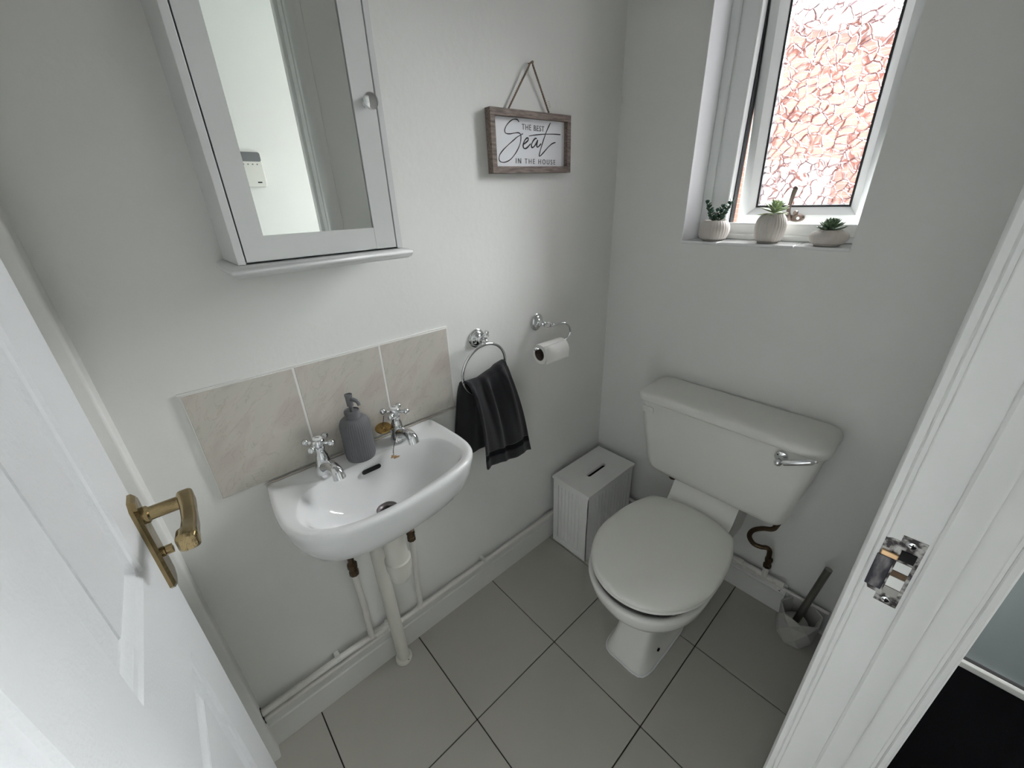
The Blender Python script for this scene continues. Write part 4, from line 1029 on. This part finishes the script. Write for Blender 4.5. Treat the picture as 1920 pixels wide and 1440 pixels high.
for k in range(n):
    a = 2 * pi * k / n; c, s = cos(a), sin(a); e = 0.36
    P.append((TXC + 0.0795 * math.copysign(abs(c) ** e, c), -0.4285 + 0.1455 * math.copysign(abs(s) ** e, s), 0.002 + 0.0015 * sin(k * 1.9)))
tube(bm, P, 0.0042, 8, closed=True); fin('foot_sealant', bm, M_ceramic, pan, 70)
for x, y, z in ((TXC + 0.0685, -0.478, 0.047), (TXC + 0.0660, -0.345, 0.062)):
    bm = bmesh.new(); lathe(bm, [(0.006, -0.004), (0.006, 0.0035)], 12, frame_to((x, y, z), (0.97, 0, 0.2)) @ Matrix.Diagonal((1.1, 0.7, 1, 1))); fin('fixing_hole', bm, M_hole, pan)
# platform between pan and cistern
bm = bmesh.new(); prof = []
for y, z in [(-0.262, 0.330), (-0.262, 0.384), (-0.240, 0.3885), (-0.215, 0.392), (-0.198, 0.400), (-0.186, 0.414), (-0.176, 0.434), (-0.166, 0.452), (-0.155, 0.462), (-0.030, 0.462), (-0.030, 0.40), (-0.080, 0.330)]: prof.append((y, z))
r0 = [(0.437, y, z) for y, z in prof]; r1 = [(0.447, y, z) for y, z in prof]
loft(bm, [[(0.4480, y, z) for y, z in prof], [(0.6640, y, z) for y, z in prof]])
fin('platform', bm, M_pan, pan, 35, 0.0)
# seat ring and lid
def seat_outline(z, g=0.0, dy=0.0):
    pts = []; n = 96; yf_, yb = -0.668 - g + dy, -0.2115 + g * .5; hw = 0.1755 + g; ycm = -0.455
    for k in range(n):
        a = 2 * pi * k / n; c, s = cos(a), sin(a)
        if s < 0: e = 0.98; y = ycm + (ycm - yf_) * -(abs(s) ** e); x = hw * math.copysign(abs(c) ** e, c)
        else:
            e = 0.80; y = ycm + (yb - ycm) * s ** 0.72; x = hw * math.copysign(abs(c) ** 0.98, c)
            wb_ = 0.118 + g
            tt = max(0.0, (y - ycm) / (yb - ycm)); lim = hw - (hw - wb_) * tt ** 2.4
            x = math.copysign(min(abs(x) * 1.25, lim), c) if s > 0.35 else math.copysign(min(abs(x) * (1 + 0.25 * s / 0.35), lim), c)
        pts.append((TXC + 0.003 + x, y + 0.003, z))
    return pts
zl = 0.4035
bm = bmesh.new(); loft(bm, [seat_outline(0.3945, -0.030), seat_outline(0.3930, -0.010), seat_outline(0.3930, -0.002), seat_outline(0.396, 0.001), seat_outline(0.401, 0.001), seat_outline(0.4035, -0.001)])
fin('seat', bm, M_seat, pan, 40)
bm = bmesh.new()
loft(bm, [seat_outline(0.4050, -0.003), seat_outline(0.4060, 0.001), seat_outline(0.4100, 0.0025), seat_outline(0.4160, 0.001), seat_outline(0.4205, -0.006), seat_outline(0.4232, -0.020), seat_outline(0.4245, -0.045), seat_outline(0.4252, -0.08)])
fin('seat_lid', bm, M_seat, pan, 60)
for x, y in ((TXC - 0.12, -0.56), (TXC + 0.12, -0.56), (TXC - 0.155, -0.38), (TXC + 0.155, -0.38)):
    bm = bmesh.new(); cyl(bm, (x, y, 0.355), (x, y, 0.394), 0.011, 12); fin('seat_buffer', bm, M_seat, pan, 40)
for x in (TXC - 0.07, TXC + 0.07):
    bm = bmesh.new(); cyl(bm, (x - 0.018, -0.214, 0.402), (x + 0.018, -0.214, 0.402), 0.0085, 16); cyl(bm, (x, -0.214, 0.385), (x, -0.214, 0.402), 0.008, 12)
    fin('seat_hinge', bm, M_seat, pan, 40)
# cistern
bm = bmesh.new(); rings = []
for z, x0, x1, yf_ in ((0.462, 0.410, 0.745, -0.150), (0.4635, 0.390, 0.765, -0.172), (0.470, 0.362, 0.779, -0.182), (0.485, 0.3420, 0.787, -0.187), (0.505, 0.3310, 0.7895, -0.188), (0.60, 0.3110, 0.806, -0.189), (0.70, 0.2920, 0.8210, -0.191), (0.744, 0.2850, 0.8265, -0.191)):
    yb = -0.012; cx2, hx = (x0 + x1) / 2, (x1 - x0) / 2
    base = rrect(cx2, (yf_ + yb) / 2, hx, (yb - yf_) / 2, 0.030, z, 6)
    rings.append([(p.x, p.y + (0.010 * ((p.x - cx2) / hx) ** 2 if p.y < -0.1 else 0), z) for p in base])
loft(bm, rings); cis = fin('cistern_body', bm, M_cistern, pan, 50)
bm = bmesh.new(); rings = []
for z, g, f in ((0.736, 0.0, 0), (0.737, 0.003, 0), (0.742, 0.0045, 0), (0.756, 0.004, 0), (0.763, 0.001, 0), (0.7675, -0.005, 1), (0.7715, -0.018, 1), (0.7745, -0.040, 1), (0.7755, -0.065, 1)):
    x0, x1, yf_, yb = 0.2805 - g, 0.8315 + g, -0.1975 - g, -0.006 + min(0, g)
    cx2, hx = (x0 + x1) / 2, (x1 - x0) / 2
    base = rrect(cx2, (yf_ + yb) / 2, hx, (yb - yf_) / 2, 0.036, z, 6)
    rings.append([(p.x, p.y + (0.012 * abs((p.x - cx2) / hx) ** 3 if p.y < -0.1 else 0), z) for p in base])
loft(bm, rings); fin('cistern_lid', bm, M_cistern, pan, 55)
bm = bmesh.new()
base = rrect(0.325, 0.704, 0.021, 0.012, 0.005, 0, 4)
loft(bm, [[(p.x, -0.1835 - 0.07 * (p.x - .325), p.y) for p in base], [(p.x, -0.1850 - 0.07 * (p.x - .325), p.y) for p in base]])
fin('clear_label', bm, M_cistern, pan)
# flush lever
lv = empty('flush_lever', (0, 0, 0)); lv.parent = pan; lv['label'] = 'chrome flush lever'
bm = bmesh.new()
lathe(bm, [(0.0150, 0), (0.0170, 0.002), (0.0162, 0.005), (0.0095, 0.008), (0.0075, 0.010), (0.0065, 0.022)], 28, frame_to((0.737, -0.188, 0.713), (0, -1, -0.05)))
sphere(bm, (0.738, -0.216, 0.7075), 0.0105, 20)
fin('rose', bm, M_chrome, lv, 45)
bm = bmesh.new()
a_, b_ = Vector((0.742, -0.216, 0.7085)), Vector((0.819, -0.214, 0.749)); d = b_ - a_; L_ = d.length
lathe(bm, [(0.004, 0), (0.0042, 0.007), (0.0080, 0.009), (0.0085, 0.012), (0.0085, L_ - 0.014), (0.0064, L_ - 0.010), (0.004, L_ - 0.007), (0.0030, L_ - 0.003), (0.0036, L_), (0.002, L_ + 0.001)], 20, frame_to(a_, d))
fin('lever_arm', bm, M_chrome, lv, 45)
# cistern inlet and overflow tail
bm = bmesh.new(); lathe(bm, [(0.011, 0.415), (0.0135, 0.418), (0.0135, 0.445), (0.010, 0.448), (0.010, 0.466)], 14, Matrix.Translation((0.415, -0.105, 0)))
fin('overflow_tail', bm, M_brass_dark, pan, 40)

bp = tag(empty('cistern_feed_pipes', (0, 0, 0)), 'white painted pipes on the skirting with a tarnished copper bend up to the cistern', 'pipes')
bm = bmesh.new()
P = smooth_path([(0.770, -0.070, 0.470), (0.757, -0.070, 0.396), (0.748, -0.072, 0.376), (0.722, -0.072, 0.360), (0.698, -0.070, 0.333), (0.692, -0.066, 0.300), (0.708, -0.060, 0.274), (0.730, -0.056, 0.272), (0.747, -0.053, 0.278), (0.757, -0.050, 0.268), (0.760, -0.048, 0.235)], 8)
tube(bm, P, 0.0078, 16); fin('copper_bend', bm, M_brass_dark, bp, 60)
bm = bmesh.new(); lathe(bm, [(0.009, 0), (0.0125, 0.002), (0.0125, 0.014), (0.010, 0.017), (0.010, 0.028), (0.0120, 0.030), (0.0120, 0.040), (0.009, 0.043)], 8, Matrix.Translation((0.762, -0.048, 0.196))); fin('compression_nut', bm, M_brass_dark, bp, 30)
pipe('feed_riser', [(0.762, -0.032, 0.140), (0.762, -0.046, 0.165), (0.762, -0.048, 0.200)], 0.0090, M_pipe, bp)
pipe('long_pipe', [(0.024, -0.026, 0.137), (0.812, -0.026, 0.137)], 0.0090, M_pipe, bp)
pipe('lower_pipe', [(0.655, -0.024, 0.120), (0.80, -0.024, 0.121), (0.955, -0.022, 0.121)], 0.0062, M_pipe, bp)
bm = bmesh.new(); cyl(bm, (0.735, -0.028, 0.137), (0.790, -0.028, 0.137), 0.0115, 12); cyl(bm, (0.800, -0.028, 0.137), (0.822, -0.028, 0.137), 0.0125, 8); cyl(bm, (0.808, -0.024, 0.135), (0.812, -0.036, 0.118), 0.0085, 8); fin('tee_joint', bm, M_pipe, bp, 35)
bm = bmesh.new(); cyl(bm, (0.670, -0.030, 0.140), (0.690, -0.030, 0.140), 0.0125, 8); fin('coupling', bm, M_pipe, bp, 30)
bm = bmesh.new(); sphere(bm, (0.815, -0.0375, 0.119), 0.0032, 10); fin('screw_hole', bm, M_hole, bp)

# ------------------------------------------------------------------ toilet brush
br = tag(empty('toilet_brush', (0.891, -0.077, 0)), 'grey-green faceted ceramic toilet brush pot with a metal handled brush leaning in it', 'toilet brush')
bm = bmesh.new(); N6 = 7
def hexr(r, z, rot): return [(r * cos(2 * pi * (k + rot) / N6), r * sin(2 * pi * (k + rot) / N6), z) for k in range(N6)]
def facet(bm, levels):
    V = [[bm.verts.new(p) for p in hexr(r, z, rot)] for r, z, rot in levels]
    for (a, b, sh) in zip(V[:-1], V[1:], range(len(V))):
        ra, rb = levels[sh][2], levels[sh + 1][2]
        for i in range(N6):
            j = (i + 1) % N6
            if abs(rb - ra) < 1e-6: bm.faces.new((a[i], a[j], b[j], b[i]))
            elif rb > ra: bm.faces.new((a[i], a[j], b[i])); bm.faces.new((a[j], b[j], b[i]))
            else: bm.faces.new((a[i], a[j], b[j])); bm.faces.new((a[i], b[j], b[i]))
    return V
V = facet(bm, [(0.046, 0.0, 0.0), (0.057, 0.045, 0.5), (0.057, 0.088, 0.0), (0.0595, 0.122, 0.5), (0.0555, 0.122, 0.5), (0.050, 0.098, 0.5), (0.043, 0.03, 0.5)])
bm.faces.new(V[0][::-1]); bm.faces.new(V[-1])
fin('pot', bm, M_brushpot, br)
bm = bmesh.new()
P = [Vector((-0.004, -0.020, 0.095)), Vector((0.000, -0.018, 0.150)), Vector((0.0225, -0.012, 0.345))]
tube(bm, P[0:1] + [P[0].lerp(P[2], t) for t in (0.3, 0.6, 1.0)], 0.0098, 20)
fin('brush_handle', bm, M_chrome_dull, br, 40)
bm = bmesh.new(); lathe(bm, [(0.012, 0.060), (0.034, 0.075), (0.036, 0.088), (0.028, 0.1), (0.010, 0.104)], 20); o = fin('bristle_head', bm, M_brushpot, br, 60); o.location = (-0.004, -0.012, -0.006)

# ------------------------------------------------------------------ succulents on the sill
def make_pot(root, rmax, h, rtop, nr=30, m=M_pot):
    bm = bmesh.new(); NN = nr * 4; rings = []
    prof = [(rmax * 0.62, 0.0, 0), (rmax * 0.68, 0.002, 0), (rmax * 0.66, 0.005, 0)]
    for k in range(13):
        t = k / 12; r = rmax * (0.70 + 0.30 * sin(pi * (0.06 + 0.80 * t)) ** 0.55) if t < 0.5 else lerp(rmax, rtop, ((t - 0.5) / 0.5) ** 2.6)
        prof.append((r, 0.006 + (h - 0.008) * t, 1.0))
    prof += [(rtop - 0.002, h, 0.3), (rtop - 0.005, h - 0.002, 0), (rtop - 0.007, h - 0.009, 0)]
    for r, z, rib in prof:
        rings.append([((r - 0.0011 * rib * (k % 4 == 0)) * cos(2 * pi * k / NN), (r - 0.0011 * rib * (k % 4 == 0)) * sin(2 * pi * k / NN), z) for k in range(NN)])
    loft(bm, rings); fin('pot', bm, m, root, 50)
    bm = bmesh.new(); lathe(bm, [(rtop - 0.006, h - 0.009), (rtop * 0.6, h - 0.004), (0.001, h - 0.003)], 20); fin('grit', bm, M_soil, root, 60)
def leaf_mesh(L, wd, th, tipw=0.1, curve=0.3):
    """fleshy leaf along +x from the origin, curving up"""
    bm = bmesh.new(); rings = []
    for k in range(7):
        t = k / 6; w_ = wd * (0.35 + 0.65 * sin(pi * min(1, t * 0.62 + 0.12)) ** 1.2) * (1 if t < 0.75 else max(tipw, 1 - ((t - 0.75) / 0.25) ** 2))
        h_ = th * (0.7 + 0.3 * sin(pi * t)) * (1 if t < 0.8 else max(0.15, 1 - (t - 0.8) * 4.2))
        x = L * t; z = curve * L * t * t
        rings.append([(x, w_ * cos(a), z + h_ * sin(a) * (0.5 if sin(a) > 0 else 1.0)) for a in [2 * pi * q / 8 for q in range(8)]])
    loft(bm, rings); bmesh.ops.recalc_face_normals(bm, faces=bm.faces[:])
    me = bpy.data.meshes.new('leaf'); bm.to_mesh(me); bm.free(); me.shade_smooth(); return me
def put_leaf(me, m, root, loc, az, el, s=1.0, roll=0.0):
    if not me.materials: me.materials.append(m)
    o = bpy.data.objects.new('leaf', me); COL.objects.link(o); o.parent = root; o.location = loc
    o.rotation_mode = 'XYZ'; o.rotation_euler = (roll, -el, az); o.scale = (s, s, s); return o
ZS = WZ
# 1 jade-like, dark green
p1 = tag(empty('potted_succulent', (0.3495, 0.052, ZS)), 'small dark green leafy succulent in a round ribbed pot, by the white window reveal', 'plant', 'potted succulents on the window sill')
make_pot(p1, 0.0455, 0.060, 0.036)
lm = leaf_mesh(0.0170, 0.0080, 0.0018, 0.4, 0.1)
for sx, sy, lean, hh in ((-0.012, 0.0, R(-22), 0.062), (0.013, 0.004, R(24), 0.066), (0.002, -0.008, R(4), 0.034), (0.004, 0.012, R(10), 0.045)):
    bm = bmesh.new(); topx = sx + sin(lean) * hh
    P = [Vector((lerp(sx * .5, topx, t), sy, 0.054 + t * hh * cos(lean))) for t in (0, 0.35, 0.7, 1)]
    tube(bm, P, 0.0012, 6); fin('stem', bm, M_stem, p1, 50)
    n = int(hh / 0.0075)
    for k in range(n):
        t = (k + 0.8) / n; q = P[0].lerp(P[-1], min(1, t)); az = k * pi / 2 * 1.07 + sx * 50
        for dz in (0, pi): put_leaf(lm, M_leafd, p1, q, az + dz, R(22) + t * R(25), 1.05 - 0.35 * t, random.uniform(-.3, .3))
# 2 pale, spiky upright leaves in a tall pot
p2 = tag(empty('potted_succulent', (0.508, 0.058, ZS)), 'pale green spiky succulent in the tallest ribbed pot, beside the window handle', 'plant', 'potted succulents on the window sill')
make_pot(p2, 0.0405, 0.0815, 0.025)
lm2 = leaf_mesh(0.040, 0.0058, 0.0028, 0.12, -0.10)
for lay, (n, el, s, z) in enumerate(((9, R(8), 1.0, 0.078), (9, R(28), 1.0, 0.082), (8, R(48), 0.95, 0.086), (6, R(68), 0.8, 0.090), (3, R(82), 0.62, 0.092))):
    for k in range(n):
        put_leaf(lm2, M_leafl, p2, (0, 0, z), 2 * pi * (k + 0.5 * (lay % 2)) / n + lay, el + random.uniform(-.08, .08), s * random.uniform(0.88, 1.05), random.uniform(-.2, .2))
# 3 rosette in a low wide pot
p3 = tag(empty('potted_succulent', (0.6565, 0.048, ZS)), 'grey-green rosette succulent in the low wide ribbed pot', 'plant', 'potted succulents on the window sill')
make_pot(p3, 0.0445, 0.0405, 0.028)
lm3 = leaf_mesh(0.036, 0.0068, 0.0030, 0.15, 0.18)
for lay, (n, el, s, z) in enumerate(((10, R(4), 1.0, 0.040), (9, R(22), 0.92, 0.043), (8, R(40), 0.78, 0.046), (6, R(58), 0.62, 0.049), (5, R(76), 0.45, 0.051))):
    for k in range(n):
        put_leaf(lm3, M_leafm, p3, (0, 0, z), 2 * pi * (k + 0.5 * (lay % 2)) / n + 0.4 * lay, el + random.uniform(-.05, .05), s * random.uniform(0.92, 1.04))
